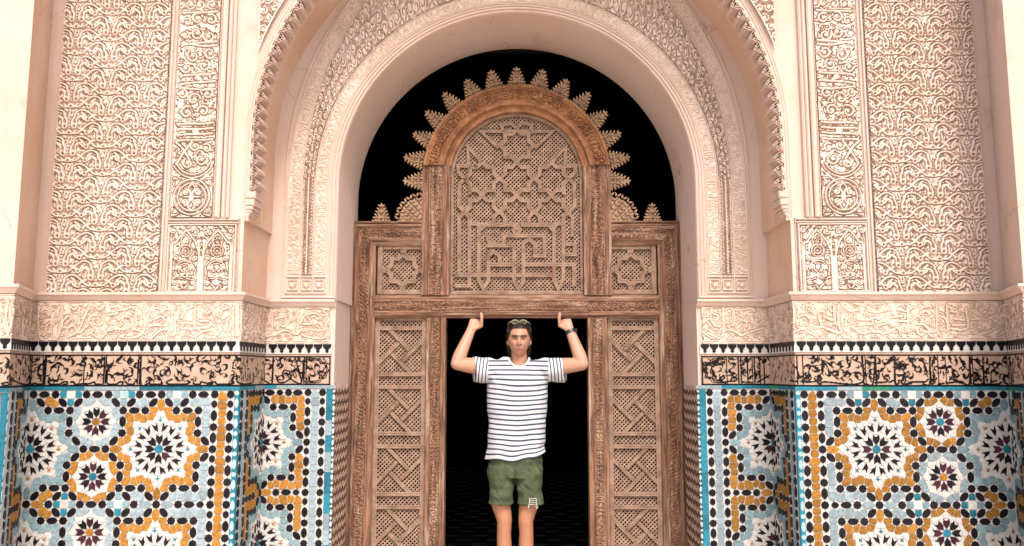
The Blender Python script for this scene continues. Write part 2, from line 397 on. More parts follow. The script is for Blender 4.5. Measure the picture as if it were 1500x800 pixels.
struct(m.build('room_shell', M['dark']))

# ---------------------------------------------------------------- arch walls
def arch_curve(rx, zc, n=64, legs=None, cx=0.):
    """half curve from the right foot over the top: list of (x, z)"""
    P = []
    if legs is not None: P.append((rx, legs))
    for i in range(n + 1):
        a = PI * i / n; P.append((rx * math.cos(a), zc + rx * math.sin(a)))
    if legs is not None: P.append((-rx, legs))
    return P
def arch_face(m, curve, X, ztop, y, mi=0):
    """wall plane y with the arch opening cut out, from -X to X and up to ztop"""
    n = len(curve)
    out = []
    for x, z in curve:                        # projection on the frame of the wall
        out.append((X if x > 0 else -X, z) if z <= ZC + .05 else None)
    k = [i for i, o in enumerate(out) if o is None]
    for i in k:
        t = (i - k[0] + 1) / (len(k) + 1)
        p = t * (2 * X + 2 * (ztop - ZC - .05)); h = ztop - ZC - .05
        if p < h: o = (X, ZC + .05 + p)
        elif p < h + 2 * X: o = (X - (p - h), ztop)
        else: o = (-X, ztop - (p - h - 2 * X))
        out[i] = o
    v = [(x, y, z) for x, z in curve] + [(x, y, z) for x, z in out]
    m.add(v, [[i, n + i, n + i + 1, i + 1] for i in range(n - 1)], mi)
    # corners
    for i in range(n - 1):
        a, b = out[i], out[i + 1]
        if abs(a[0] - b[0]) > 1e-6 and abs(a[1] - b[1]) > 1e-6:
            m.add([(a[0], y, a[1]), (max(a[0], b[0], key=abs), y, ztop), (b[0], y, b[1])], [[0, 1, 2]], mi)
def sweep(m, curves, mi=0):
    """curves: list of (list of (x,y,z)); quads between neighbours"""
    n = len(curves[0]); v = [p for c in curves for p in c]
    f = [[j * n + i, j * n + i + 1, (j + 1) * n + i + 1, (j + 1) * n + i] for j in range(len(curves) - 1) for i in range(n - 1)]
    m.add(v, f, mi)

inner = thing('arch_wall', 'inner plaster arch wall with three carved bands framing the wooden door', 'wall', (0, YA, 0))
m = MB()
cF = arch_curve(1.097, ZC, 72, legs=Z_LED)
arch_face(m, cF, 2.2, 5.0, YA)
m.build('wall_face', M['plaster'], inner)
m = MB(); cB = arch_curve(1.085, ZC, 72, legs=Z_LED)
prof = [(1.097, YA), (1.097, YA + .05), (1.094, YA + .06)]
sweep(m, [[(x * k / 1.097, yy, z if i in (0, len(cF) - 1) else ZC + (z - ZC) * k / 1.097) for i, (x, z) in enumerate(cF)] for k, yy in ((1.097, YA), (1.092, YA + .05), (1.085, YD + .1))])
m.build('soffit', M['plaster'], inner, smooth=True)
# jamb below the ledge
m = MB()
for s in (-1, 1):
    xa = 1.097 if s < 0 else 1.085
    m.add([(s * xa, YA, 0), (s * xa, YD + .1, 0), (s * xa, YD + .1, Z_LED), (s * xa, YA, Z_LED)], [[0, 1, 2, 3]])
    m.add([(s * xa, YA, 0), (s * 1.53, YA, 0), (s * 1.53, YA, Z_LED + .001), (s * xa, YA, Z_LED + .001)], [[0, 1, 2, 3]])
m.build('jamb', M['plaster'], inner)
# mouldings round the opening: thin raised rolls
def ring_strip(name, r0, r1, h, mt, parent, zlo, carve=None, r_out=None, y=YA, zc=ZC, seg=90):
    """raised strip between radii with rounded edges"""
    prof = [(r0, 0), (r0 + (r1 - r0) * .2, h * .8), ((r0 + r1) / 2, h), (r1 - (r1 - r0) * .2, h * .8), (r1, 0)]
    curves = []
    for r, hh in prof:
        curves.append([(x, y - hh, z) for x, z in arch_curve(r, zc, seg, legs=zlo)])
    m = MB(); sweep(m, curves); return m.build(name, mt, parent, smooth=True)
zb = 1.935
ring_strip('arris', 1.098, 1.112, .016, M['plaster'], inner, zb - .02)
ring_strip('moulding', 1.118, 1.136, .013, M['plaster'], inner, zb - .02)
ring_strip('moulding', 1.140, 1.150, .009, M['plaster'], inner, zb - .02)
ring_strip('fillet', 1.158, 1.164, .010, M['stucco'], inner, zb)
ring_strip('fillet', 1.236, 1.243, .012, M['stucco'], inner, zb)

# pointed outer curves: centre offset c, radius r, leg at r - c
def pointed(leg, c, zc, zlo, n=60):
    """right half then left half; returns (x, z) list from right foot to left foot"""
    r = leg + c; a1 = math.acos(c / r); half = [(leg, zlo)]
    for i in range(n + 1):
        a = a1 * i / n; half.append((-c + r * math.cos(a), zc + r * math.sin(a)))
    return half + [(-x, z) for x, z in half[::-1][1:]]
def pstrip(name, leg0, leg1, c, zc, h, mt, parent, zlo):
    prof = [(leg0, 0), (leg0 + (leg1 - leg0) * .25, h), (leg1 - (leg1 - leg0) * .25, h), (leg1, 0)]
    m = MB(); sweep(m, [[(x, YA - hh, z) for x, z in pointed(l, c, zc, zlo)] for l, hh in prof]); return m.build(name, mt, parent, smooth=True)
C1, Z1, C2_, Z2 = .80, 2.60, .40, 2.70
pstrip('fillet', 1.316, 1.323, C1, Z1, .012, M['stucco'], inner, zb)
pstrip('fillet', 1.403, 1.410, C1, Z1, .010, M['stucco'], inner, zb)
pstrip('fillet', 1.420, 1.427, C2_, Z2, .012, M['plaster'], inner, zb - .02)

# carved bands, one object for each side, each built along the arch
def band_map(inner_pt, outer_pt, s):
    """inner_pt/outer_pt: t(0..1 foot to apex) -> x, z of the right half"""
    def f(U, V, h):
        xi, zi = inner_pt(U); xo, zo = outer_pt(U)
        return s * (xi + (xo - xi) * V), YA - h, zi + (zo - zi) * V
    return f
ZB0 = 2.052                                    # foot of the bands
def leg_arc(leg, c, zc, frac):
    """t below frac: the upright leg; above: the arc"""
    def g(t):
        r = leg + c; a1 = np.arccos(c / r) if c else PI / 2
        q = np.clip((t - frac) / (1 - frac), 0, 1) * a1
        return np.where(t < frac, leg, -c + r * np.cos(q)), np.where(t < frac, ZB0 + (zc - ZB0) * t / frac, zc + r * np.sin(q))
    return g
ARCL = 2.45                                    # nominal length of a half band
fr = .235
bands = [('text', leg_arc(1.166, 0, ZC, fr), leg_arc(1.234, 0, ZC, fr), .068, .0065),
         ('floral', leg_arc(1.245, 0, ZC, fr), leg_arc(1.314, C1, Z1, fr), .16, .026),
         ('text', leg_arc(1.325, C1, Z1, fr), leg_arc(1.401, C1, Z1, fr), .076, .0065)]
for bi, (kind, gi, go, wd, dep) in enumerate(bands):
    for s in (-1, 1):
        rng = np.random.default_rng(50 + bi * 2 + s)
        L = ARCL * (1 if bi == 0 else 1.08 if bi == 1 else 1.25)
        if kind == 'text':
            c = Cv(0, L, 0, wd, .0032).track(.012); fill_letters(c, rng, .0036, .030)
            c.stroke([(0, .006), (L, .006)], .0024, .9, sm=False); c.engrave(.0040, .62, .4)
        else:
            c = Cv(0, L, 0, wd, .0036).track(.015)
            # leafy herringbone on the leg, scrolls where the band widens
            x = 0
            while x < L * .26:
                for k in (-1, 1):
                    c.leaf(x, wd / 2, k * .25, .034 * 1.2, .009, 1, k * 1.1)
                    c.leaf(x, wd / 2 + k * wd * .36, -k * .6, .026, .008, .9, -k * .9)
                x += .022
            c.stroke([(0, wd / 2), (L * .26, wd / 2)], .006, 1, sm=False)
            c.engrave(.005, .3)
            sub = Cv(L * .25, L, 0, wd, .0036)
            sub.track(.015); fill_scrolls(sub, .048, .0060, rng, 1.4); sub.engrave(.0058, .80, .5)
            i0 = len(c.x) - len(sub.x); nn = min(len(sub.x), len(c.x)); ny = min(sub.H.shape[0], c.H.shape[0])
            c.H[:ny, len(c.x) - nn:] = sub.H[:ny, :nn]
        V = 'carved_band'
        relief(V, age(c.H, seed=bi), band_map(gi, go, s), dep, M['stucco'], inner, lo=.001)
# small square flowers at the foot of the bands
for s in (-1, 1):
    for xa, xb in ((1.170, 1.232), (1.248, 1.310), (1.330, 1.396)):
        c = Cv(-1, 1, -1, 1, .11)
        c.stroke([(-.95, -.95), (.95, -.95), (.95, .95), (-.95, .95), (-.95, -.95)], .09, 1, sm=False)
        for k in range(8): c.leaf(0, 0, k * PI / 4 + .2, .75, .2, 1, .4)
        c.disc(0, 0, .25)
        relief('square_flower', c.H, wall_map(s * xa, s * xb, 1.953, 2.018, YA), .012, M['stucco'], inner, lo=.001)
m = MB()
for s in (-1, 1):
    m.box(s * 1.158, s * 1.410, YA - .010, YA, 2.034, 2.040); m.box(s * 1.158, s * 1.410, YA - .010, YA, 1.934, 1.940)
    m.box(s * 1.10, s * 1.43, YA - .012, YA, 1.908, 1.917)
m.build('fillet', M['stucco'], inner)

# ---------------------------------------------------------------- outer wall with the scalloped arch
ZS = WP(757, 198, YP)[1]; RS = 1.478; RO = 1.50
outer = thing('scalloped_arch_wall', 'outer plaster wall pierced by the large scalloped arch in front of the inner arch', 'wall', (0, YP, 0))
m = MB(); n = 72
top = [(RO * math.cos(PI * i / n), ZS + RO * math.sin(PI * i / n)) for i in range(n + 1)]
ZK = 2.30
v = []; f = []
X = XK; zt = 5.2
# right leg, left leg
for s in (-1, 1):
    m.add([(s * XC, YP, Z_LED), (s * X, YP, Z_LED), (s * X, YP, ZK), (s * XC, YP, ZK)], [[0, 1, 2, 3]])
    m.add([(s * RO, YP, ZK), (s * X, YP, ZK), (s * X, YP, ZS), (s * RO, YP, ZS)], [[0, 1, 2, 3]])
    m.add([(s * RO, YP, ZK), (s * XC, YP, ZK), (s * XC, YA, ZK), (s * RO, YA, ZK)], [[0, 1, 2, 3]])
for i in range(n):
    a, b = top[i], top[i + 1]
    def o(i):
        t = i / n * 2 * (zt - ZS + X) if 0 else None
        ang = PI * i / n; cx, sz = math.cos(ang), math.sin(ang)
        k = min(X / max(abs(cx), 1e-6), (zt - ZS) / max(sz, 1e-6)); return (cx * k, ZS + sz * k)
    A, B = o(i), o(i + 1)
    m.add([(a[0], YP, a[1]), (A[0], YP, A[1]), (B[0], YP, B[1]), (b[0], YP, b[1])], [[0, 1, 2, 3]])
    if abs(A[0] - B[0]) > 1e-6 and abs(A[1] - B[1]) > 1e-6:
        m.add([(A[0], YP, A[1]), (X if A[0] > 0 else -X, YP, zt), (B[0], YP, B[1])], [[0, 1, 2]])
m.build('wall_face', M['plaster'], outer)
m = MB()
for s in (-1, 1):
    m.add([(s * XC, YP, Z_LED), (s * XC, YA, Z_LED), (s * XC, YA, ZK), (s * XC, YP, ZK)], [[0, 1, 2, 3]])
m.build('return_face', M['plaster_bounce'], outer)
# soffit of the big arch, faintly carved near its edge
cs = Cv(0, 5.6, 0, .45, .018); rng = np.random.default_rng(5)
for _ in range(520):
    x, y = rng.uniform(0, 5.6), rng.uniform(0.02, .20); cs.leaf(x, y, rng.uniform(0, 6), .05, .010, rng.uniform(.4, 1), rng.uniform(-1, 1))
cs.stroke([(0, .24), (5.6, .24)], .012, 1, sm=False)
Ltot = 2 * (ZS - ZK) + PI * RO; fl = (ZS - ZK) / Ltot
def sof(U, V, h):
    t = np.clip((U - fl) / (1 - 2 * fl), 0, 1) * PI; r = RO - h
    X_ = r * np.cos(t); Z_ = ZS + r * np.sin(t)
    Z_ = np.where(U < fl, ZK + (ZS - ZK) * U / fl, np.where(U > 1 - fl, ZK + (ZS - ZK) * (1 - U) / fl, Z_))
    return X_, YP + (YA - YP) * V, Z_
relief('soffit', cs.H, sof, .007, M['plaster_bounce'], outer)
# corbel under each foot of the scalloped edge
for s in (-1, 1):
    m = MB()
    for k, (z0, z1, x0) in enumerate(((2.425, 2.47, 1.462), (2.385, 2.423, 1.468), (2.362, 2.383, 1.476), (2.345, 2.360, 1.484))):
        m.box(s * x0, s * (RO + .02), YP - .012 + k * .002, YP + .12, z0, z1, bev=.006)
    m.prism([(s * 1.488, 2.343), (s * 1.515, 2.343), (s * 1.515, 2.30)], YP - .004, YP + .10, ch=.004)
    m.build('corbel', M['plaster'], outer)
# the scallops: each a shell-shaped lobe with curved leaf blades in front of a dark hollow
def scallop_mesh():
    m = MB()
    # local frame: x towards the opening, z along the arch, y depth (negative = to the viewer); pitch .072
    # shell lobe on the wall face
    P = 12
    for lay, (rr, yy) in enumerate(((.031, -.005), (.024, -.008), (.016, -.011))):
        poly = [(-rr * .62 * math.sin(PI * i / P), rr * math.cos(PI * i / P)) for i in range(P + 1)]
        m.prism([(x - .004, z) for x, z in poly], yy, .0, ch=.002)
    # hollow almond leaves: thin walls round a deep pocket
    def almond(cx, cz, ang, L, w, yf, th=.0024):
        n = 7; out = []
        for sg in (1, -1):
            for i in range(n):
                t = i / n; x = (L / 2) * math.cos(PI * t) * sg; y = w / 2 * math.sin(PI * t) * sg
                out.append((x, y))
        inn = offset_poly(out[::-1], th)[::-1] if False else [(x * (1 - 2 * th / L), y * (1 - 2 * th / w)) for x, y in out]
        c_, s_ = math.cos(ang), math.sin(ang); tr = lambda p, yy: (cx + p[0] * c_ - p[1] * s_, yy, cz + p[0] * s_ + p[1] * c_)
        k = len(out); v = [tr(p, yf) for p in out] + [tr(p, yf) for p in inn] + [tr(p, .10) for p in out] + [tr(p, .10) for p in inn]
        f = []
        for i in range(k):
            j = (i + 1) % k; f += [[i, j, k + j, k + i], [i, 2 * k + i, 2 * k + j, j], [k + i, k + j, 3 * k + j, 3 * k + i]]
        f.append([3 * k + i for i in range(k)]); m.add(v, f)
    for (cx, cz, a, L, w, yf) in ((.006, -.022, .62, .040, .0155, -.018), (.018, -.008, .80, .040, .0150, -.014), (.008, .021, -.60, .040, .0155, -.018), (.024, .012, -.85, .034, .0135, -.012), (-.004, .000, .1, .018, .011, -.016), (.034, -.004, 1.5, .024, .009, -.004)):
        almond(cx, cz, a, L, w, yf)
    return m
sm_ = scallop_mesh()
sc0 = sm_.build('scallop', M['plaster'])
COL.objects.unlink(sc0); pitch = .0725
Lh = (ZS - 2.47) + PI / 2 * RS
k = 0; s_ = .036
while s_ < Lh:
    for s in (-1, 1):
        if s_ < ZS - 2.47: x, z, a = RS, 2.47 + s_, 0
        else: a = (s_ - (ZS - 2.47)) / RS; x, z = RS * math.cos(a), ZS + RS * math.sin(a)
        o = bpy.data.objects.new('scallop', sc0.data); o.parent = outer; COL.objects.link(o)
        if s > 0:      # opening is towards -x
            o.matrix_local = Matrix.Translation((x, -.002, z)) @ Matrix.Rotation(-a, 4, 'Y') @ Matrix.Scale(-1, 4, (1, 0, 0))
        else:
            o.matrix_local = Matrix.Translation((-x, -.002, z)) @ Matrix.Rotation(a, 4, 'Y')
    s_ += pitch
bpy.data.objects.remove(sc0)
# rim moulding behind the scallops
m = MB()
for (r0, r1, h) in ((1.512, 1.520, .008), (1.528, 1.533, .006)):
    prof = [(r0, 0), ((r0 + r1) / 2, h), (r1, 0)]
    sweep(m, [[(x, YP - hh, z) for x, z in arch_curve(r, ZS, 80, legs=2.32)] for r, hh in prof])
m.build('rim_moulding', M['plaster'], outer, smooth=True)
# carved spandrels beside the crown of the arch
for s in (-1, 1):
    c = Cv(1.20, 1.475, 3.22, 3.95, .0038); rng = np.random.default_rng(30 + s)
    c.track(.015); fill_scrolls(c, .055, .0065, rng, 1.4); c.engrave(.0060, .75, .6)
    XX, ZZ = np.meshgrid(c.x, c.y); rad = np.hypot(XX, ZZ - ZS)
    c.H[(np.abs(rad - 1.555) < .006)] = 1; c.H[XX > 1.468] = 1
    relief('spandrel', age(c.H), wall_map(s * 1.20, s * 1.475, 3.22, 3.95, YP), .024, M['stucco'], outer, mask=(rad > 1.55), lo=.001)

# ---------------------------------------------------------------- carved side bays
def arabesque(x0, x1, z0, z1, xc, zc_):
    """staggered double-leaf ogee diaper; unit .. the 54 x 41.7 px cell of the photograph"""
    K = 1 / 266.7; W, Hh = 107.0, 41.9
    c = Cv(-W / 2, W / 2, -Hh / 2, Hh / 2, .45).track(4)
    def st(f):
        for ox, oy in ((0, 0), (53.5, 20.95)):
            for ax in (-W, 0, W):
                for ay in (-Hh, 0, Hh): f(ox + ax, oy + ay)
    def one(ox, oy):
        q = lambda pts, s: [(ox + s * x, oy - y) for x, y in pts]
        for s in (-1, 1):
            c.stroke(q([(0, 8), (3, 11), (8, 13), (14, 11.5), (19, 7), (24, 2), (30, -2), (37, -3.2), (43, -.5), (47, 4)], s), 1.75)
            c.stroke(q([(10.5, 0), (10, -6), (12.5, -12), (17, -14.5), (20.5, -11)], s), 2.3)
            c.stroke(q([(4, 0), (4.2, -7), (7, -13), (8.5, -19)], s), 1.9)
            c.disc(*q([(7.3, 1.2)], s)[0], 5.6)
            c.stroke(q([(28, -9.5), (33, -14), (38.5, -17)], s), 2.3); c.stroke(q([(24.5, -10), (22.5, -15), (17.5, -20)], s), 1.8)
            c.disc(*q([(27, -8.8)], s)[0], 4.7)
            c.stroke(q([(17.5, 1.5), (19.5, -3), (17, -7.5)], s), 1.5, taper=True)
            c.stroke(q([(31, 4), (34.5, 8), (31, 12.5), (25.5, 10.5)], s), 1.6)
            c.stroke(q([(43.5, -13), (47, -8.5), (52, -7)], s), 1.6, .95); c.disc(*q([(39.5, 9)], s)[0], 2.4)
    def holes(ox, oy):
        for s in (-1, 1):
            c.disc(ox + s * 7.3, oy - 1.2, 2.3, 0, .6, cut=True); c.disc(ox + s * 27, oy + 9, 1.9, 0, .6, cut=True)
            c.stroke([(ox + s * 9.2, oy + 5), (ox + s * 8.6, oy + 10)], .9, 0, .5, cut=True); c.stroke([(ox + s * 25, oy + 13.5), (ox + s * 26.5, oy + 17)], .9, 0, .5, cut=True); c.stroke([(ox + s * 12.5, oy - 17), (ox + s * 16, oy - 15.5)], .9, 0, .5, cut=True); c.disc(ox, oy + 3, 1.3, 0, .5, cut=True); c.disc(ox, oy + 13, 1.2, 0, .5, cut=True)
    st(one); c.engrave(1.25, .90, 1.2, .8); st(holes)
    res = .0024
    nx = int((x1 - x0) / res) + 1; nz = int((z1 - z0) / res) + 1
    X, Z = np.meshgrid(np.linspace(x0, x1, nx), np.linspace(z0, z1, nz))
    X2 = X + .0016 * vnoise(X * 14, Z * 14) ; Z2 = Z + .0016 * vnoise(X * 13 + 40, Z * 13)
    u = ((X2 - xc) / K + W / 2) % W; v = ((Z2 - zc_) / K + Hh / 2) % Hh
    fx = u / W * (c.nx - 1); fy = v / Hh * (c.ny - 1)
    i = fx.astype(int); j = fy.astype(int); a = fx - i; b = fy - j
    i1 = np.minimum(i + 1, c.nx - 1); j1 = np.minimum(j + 1, c.ny - 1)
    H = (c.H[j, i] * (1 - a) + c.H[j, i1] * a) * (1 - b) + (c.H[j1, i] * (1 - a) + c.H[j1, i1] * a) * b
    return age(H, 1, .2)
def script_strip(w, h, side):
    """upright strip: Arabic script turned on its side, closing in a round medallion; unit px of the photograph"""
    c = Cv(0, w, 0, h, .75).track(4); rng = np.random.default_rng(80 + side); q = lambda pts: [(x, h - y) for x, y in pts]
    for y0, y1 in ((3, 5), (50, 56), (56, 52), (100, 104), (112, 117), (124, 122), (176, 178), (184, 186), (192, 195), (201, 203)):
        c.stroke(q([(3, y0), (w * .35, y0 + 1.5), (w * .7, (y0 + y1) / 2 + .5), (w - 6, y1)]), 1.9); c.disc(w - 6, h - y1 - 1, 2.6)
    for (x, y, r, a, sg) in ((14, 16, 9, 1, 1), (36, 14, 9, 2, -1), (52, 20, 7, 0, 1), (36, 37, 10, 3, 1), (16, 42, 9, 0, -1), (54, 40, 6, 2, 1), (14, 68, 9, 4, 1), (40, 73, 10, 1, -1), (22, 88, 9, 2, 1), (50, 92, 8, 0, -1),
                             (14, 132, 9, 1, 1), (36, 140, 10, 3, -1), (54, 132, 7, 2, 1), (20, 158, 9, 0, 1), (46, 160, 10, 2, -1), (30, 108, 4, 0, 1), (12, 215, 7, 1, 1), (30, 212, 7, 0, -1), (20, 232, 9, 3, 1), (40, 238, 8, 1, -1), (30, 190, 4, 1, 1)):
        c.scroll(x * w / 64, h - y, r, a, sg, 1.8, 1, 1.15); c.leaf(x * w / 64 + r, h - y, a, r * 1.1, 2.2, .9, .9)
        c.leaf(x * w / 64 - r, h - y - 3, a + 2, r, 2.0, .9, -.9)
    c.stroke(q([(w * .55, 205), (w * .75, 222), (w * .9, 240)]), 2.0); c.stroke(q([(w * .6, 232), (w * .8, 214), (w * .95, 206)]), 2.0)
    for _ in range(60):
        x, y = rng.uniform(3, w - 3), rng.uniform(75, h - 4); c.leaf(x, y, rng.uniform(0, 6.28), 6, 1.5, .8, rng.uniform(-1, 1))
    cx, cy = w / 2, h - 288; r = w * .43
    keep = (np.hypot(c.x[None, :] - cx, c.y[:, None] - cy) < r * 1.12) | (c.y[:, None] < h - 257); c.H[keep] = 0; c.D[keep] = 9e9
    c.ring(cx, cy, r, 1.5); c.ring(cx, cy, r - 5.5, 1.3, .9)
    c.ring(cx, h - 228, r, 1.4, 1, 200, 340); c.ring(cx, h - 228, r + 5, 1.3, 1, 205, 335)
    for s in (-1, 1):
        c.leaf(cx, cy, PI / 2 + s * .5, 15, 2.2, 1, -s * .7); c.leaf(cx, cy, -PI / 2 + s * .5, 15, 2.2, 1, s * .7)
        c.scroll(cx + s * 10, cy + 7, 5, PI / 2, s, 1.6); c.scroll(cx + s * 10, cy - 8, 5, -PI / 2, -s, 1.6); c.leaf(cx, cy, PI / 2 - s * PI / 2, 20, 2.4, 1, 0)
        c.stroke([(cx, cy + 20), (cx + s * 5, cy + 12), (cx, cy + 4)], 1.5); c.stroke([(cx, cy - 21), (cx + s * 5, cy - 13), (cx, cy - 4)], 1.5)
        for t in (-1, 1):
            c.leaf(cx + s * (w / 2 - 3), cy + t * (r + 1), PI / 2 - s * PI / 2 + PI, 13, 2, 1, s * t * .5); c.leaf(cx + s * (w / 2 - 3), cy + t * (r - 9), PI / 2 * t, 9, 1.8, 1, .4)
    c.engrave(1.2, .82, .7, .8)
    return age(c.H, 1, .15)
def niche_panel(w, h):
    """two cusped niches with round flowers over palmettes; unit px of the photograph"""
    c = Cv(0, w, 0, h, .7).track(4); rng = np.random.default_rng(9)
    c.stroke([(1.5, 1.5), (w - 1.5, 1.5), (w - 1.5, h - 1.5), (1.5, h - 1.5), (1.5, 1.5)], 1.3, sm=False)
    for cx in (w * .27, w * .73):
        for s in (-1, 1):
            X = lambda d: cx + s * d
            c.stroke([(X(20), 3), (X(20), h * .66), (X(15), h * .72), (X(9), h * .80), (X(3), h * .87), (X(0), h * .91)], 1.7)
            c.stroke([(X(6), h * .68), (X(6.5), h * .78), (X(0), h * .84)], 1.2)
            c.scroll(X(14), h * .5, 4.5, 0, s, 1.3); c.scroll(X(13), h * .14, 4.5, 1, -s, 1.3); c.scroll(X(9), h * .36, 4, 2, s, 1.2)
            c.leaf(X(3), h * .30, PI / 2 - s * .9, 10, 1.8, 1, s * .8); c.leaf(X(2), h * .06, PI / 2 - s * .5, 14, 1.7, 1, -s * .7)
            c.leaf(X(15), h * .25, PI / 2, 10, 1.6, 1, s * .6); c.leaf(X(4), h * .20, -s * .2 + (0 if s > 0 else PI), 8, 1.6, 1, .5)
        c.ring(cx, h * .60, 9, 1.1); c.ring(cx, h * .60, 5, .9)
        for k in range(8): c.disc(cx + 7 * math.cos(k * PI / 4), h * .6 + 7 * math.sin(k * PI / 4), .9)
        c.disc(cx, h * .6, 2); c.ring(cx, h * .33, 13, 1.2, 1, 0, 180); c.ring(cx, h * .33, 9, 1.0, .9, -30, 210)
    cx = w / 2
    c.stroke([(cx, 2), (cx, h * .5)], 3.0, sm=False)
    for s in (-1, 1):
        c.stroke([(cx + s * 2, h * .48), (cx + s * 5, h * .62), (cx + s * 9, h * .72)], 1.7); c.disc(cx + s * 4, h * .74, 4); c.scroll(cx + s * 9, h * .88, 5, 0, s, 1.3)
        c.scroll(cx + s * (w / 2 - 8), h * .90, 5, 1, -s, 1.3); c.stroke([(cx + s * (w / 2 - 5), 3), (cx + s * (w / 2 - 5), h * .9)], 1.0, .8)
        c.leaf(cx + s * 18, h * .94, PI / 2 - s * 1.5, 10, 1.4, 1, .4)
    c.disc(cx, h * .66, 1.8, .2, cut=True)
    for _ in range(70):
        x, y = rng.uniform(4, w - 4), rng.uniform(4, h - 4); c.leaf(x, y, rng.uniform(0, 6.28), 4.5, .9, .9, rng.uniform(-1, 1))
    c.engrave(1.0, .85, .5, .8)
    return age(c.H, 1, .15)

side_txt = {-1: 'left', 1: 'right'}
bays = {}
for s in (-1, 1):
    bay = thing('bay_wall', 'plaster bay left of the arch with carved leaf panel, script strip and niche panel' if s < 0 else
                'paler plaster bay right of the arch with carved leaf panel, script strip and niche panel', 'wall', (s * 2.1, YP, 0))
    bays[s] = bay
    x0, x1 = 1.984, 2.596
    px0 = 1.984; pc = 2.325
    H = arabesque(x0, x1, 1.895, 3.9, pc if s > 0 else pc, WP(133, 325, YP)[1] if s < 0 else WP(1318, 327, YP)[1])
    relief('carved_panel', H, wall_map(s * x0, s * x1, 1.895, 3.9, YP), .024, M['stucco'], bay, lo=.001)
    xs0, xs1 = 1.700, 1.930
    hpx = (4.3 - 2.312) * 266.7; H = script_strip(61.3, 318, s)
    # strip above the frame repeats upward
    zz0 = 2.318; zz1 = zz0 + 318 / 266.7 / .986
    relief('script_strip', H, wall_map(s * xs0, s * xs1, zz0, zz1, YP), .025, M['stucco'], bay, lo=.001)
    rng = np.random.default_rng(3 + s); c = Cv(0, 61, 0, 200, 1.1).track(4); fill_scrolls(c, 17, 1.9, rng); c.engrave(1.5, .7)
    relief('script_strip', age(c.H), wall_map(s * xs0, s * xs1, zz1, zz1 + .76, YP), .025, M['stucco'], bay, lo=.001)
    H = niche_panel(102, 104)
    relief('niche_panel', H, wall_map(s * 1.556, s * 1.938, 1.897, 2.280, YP), .023, M['stucco'], bay, lo=.001)
    m = MB()
    y = YP
    # raised fillets framing the panels
    for (a, b, z0, z1, h) in ((1.966, 1.978, 1.893, 4.3, .014), (1.946, 1.956, 1.893, 4.3, .010), (1.934, 1.940, 2.312, 4.3, .016), (1.690, 1.697, 2.312, 4.3, .016),
                              (1.545, 1.551, 1.893, 2.312, .010), (2.600, 2.612, 1.893, 4.3, .010),
                              (1.545, 1.944, 2.284, 2.292, .014), (1.545, 1.944, 2.300, 2.310, .018)):
        m.box(s * a, s * b, y - h, y, z0, z1, bev=.003)
    m.build('fillet', M['plaster'], bay)
    # stepped mouldings of the pilaster
    for (a, b, h) in ((1.655, 1.685, .030), (1.628, 1.650, .020), (1.604, 1.622, .030)):
        mm = MB(); mm.box(s * a, s * b, y - h, y, 2.312, 4.6, bev=.007); mm.build('pilaster_moulding', M['plaster'], bay)
    # far return and the outer wall face
    m = MB(); m.add([(s * XK, YP, Z_LED), (s * XO, YO, Z_LED), (s * XO, YO, 5.2), (s * XK, YP, 5.2)], [[0, 1, 2, 3]])
    m.build('return_face', M['plaster_bounce'] if s < 0 else M['plaster'], bay)  # left return carries the painted bounce tint, right one plain
    m = MB(); m.add([(s * XO, YO, 0), (s * 6, YO, 0), (s * 6, YO, 5.2), (s * XO, YO, 5.2)], [[0, 1, 2, 3]])
    # wall below the ledge, behind the tiles
    P = PL if s < 0 else PR
    for a, b in zip(P.p[3:], P.p[4:5 + 1]):
        m.add([(a[0], a[1], 0), (b[0], b[1], 0), (b[0], b[1], Z_LED), (a[0], a[1], Z_LED)], [[0, 1, 2, 3]])
    a, b = P.p[2], P.p[3]; m.add([(a[0], a[1], 0), (b[0], b[1], 0), (b[0], b[1], Z_LED), (a[0], a[1], Z_LED)], [[0, 1, 2, 3]])
    m.build('wall_face', M['plaster'], bay)

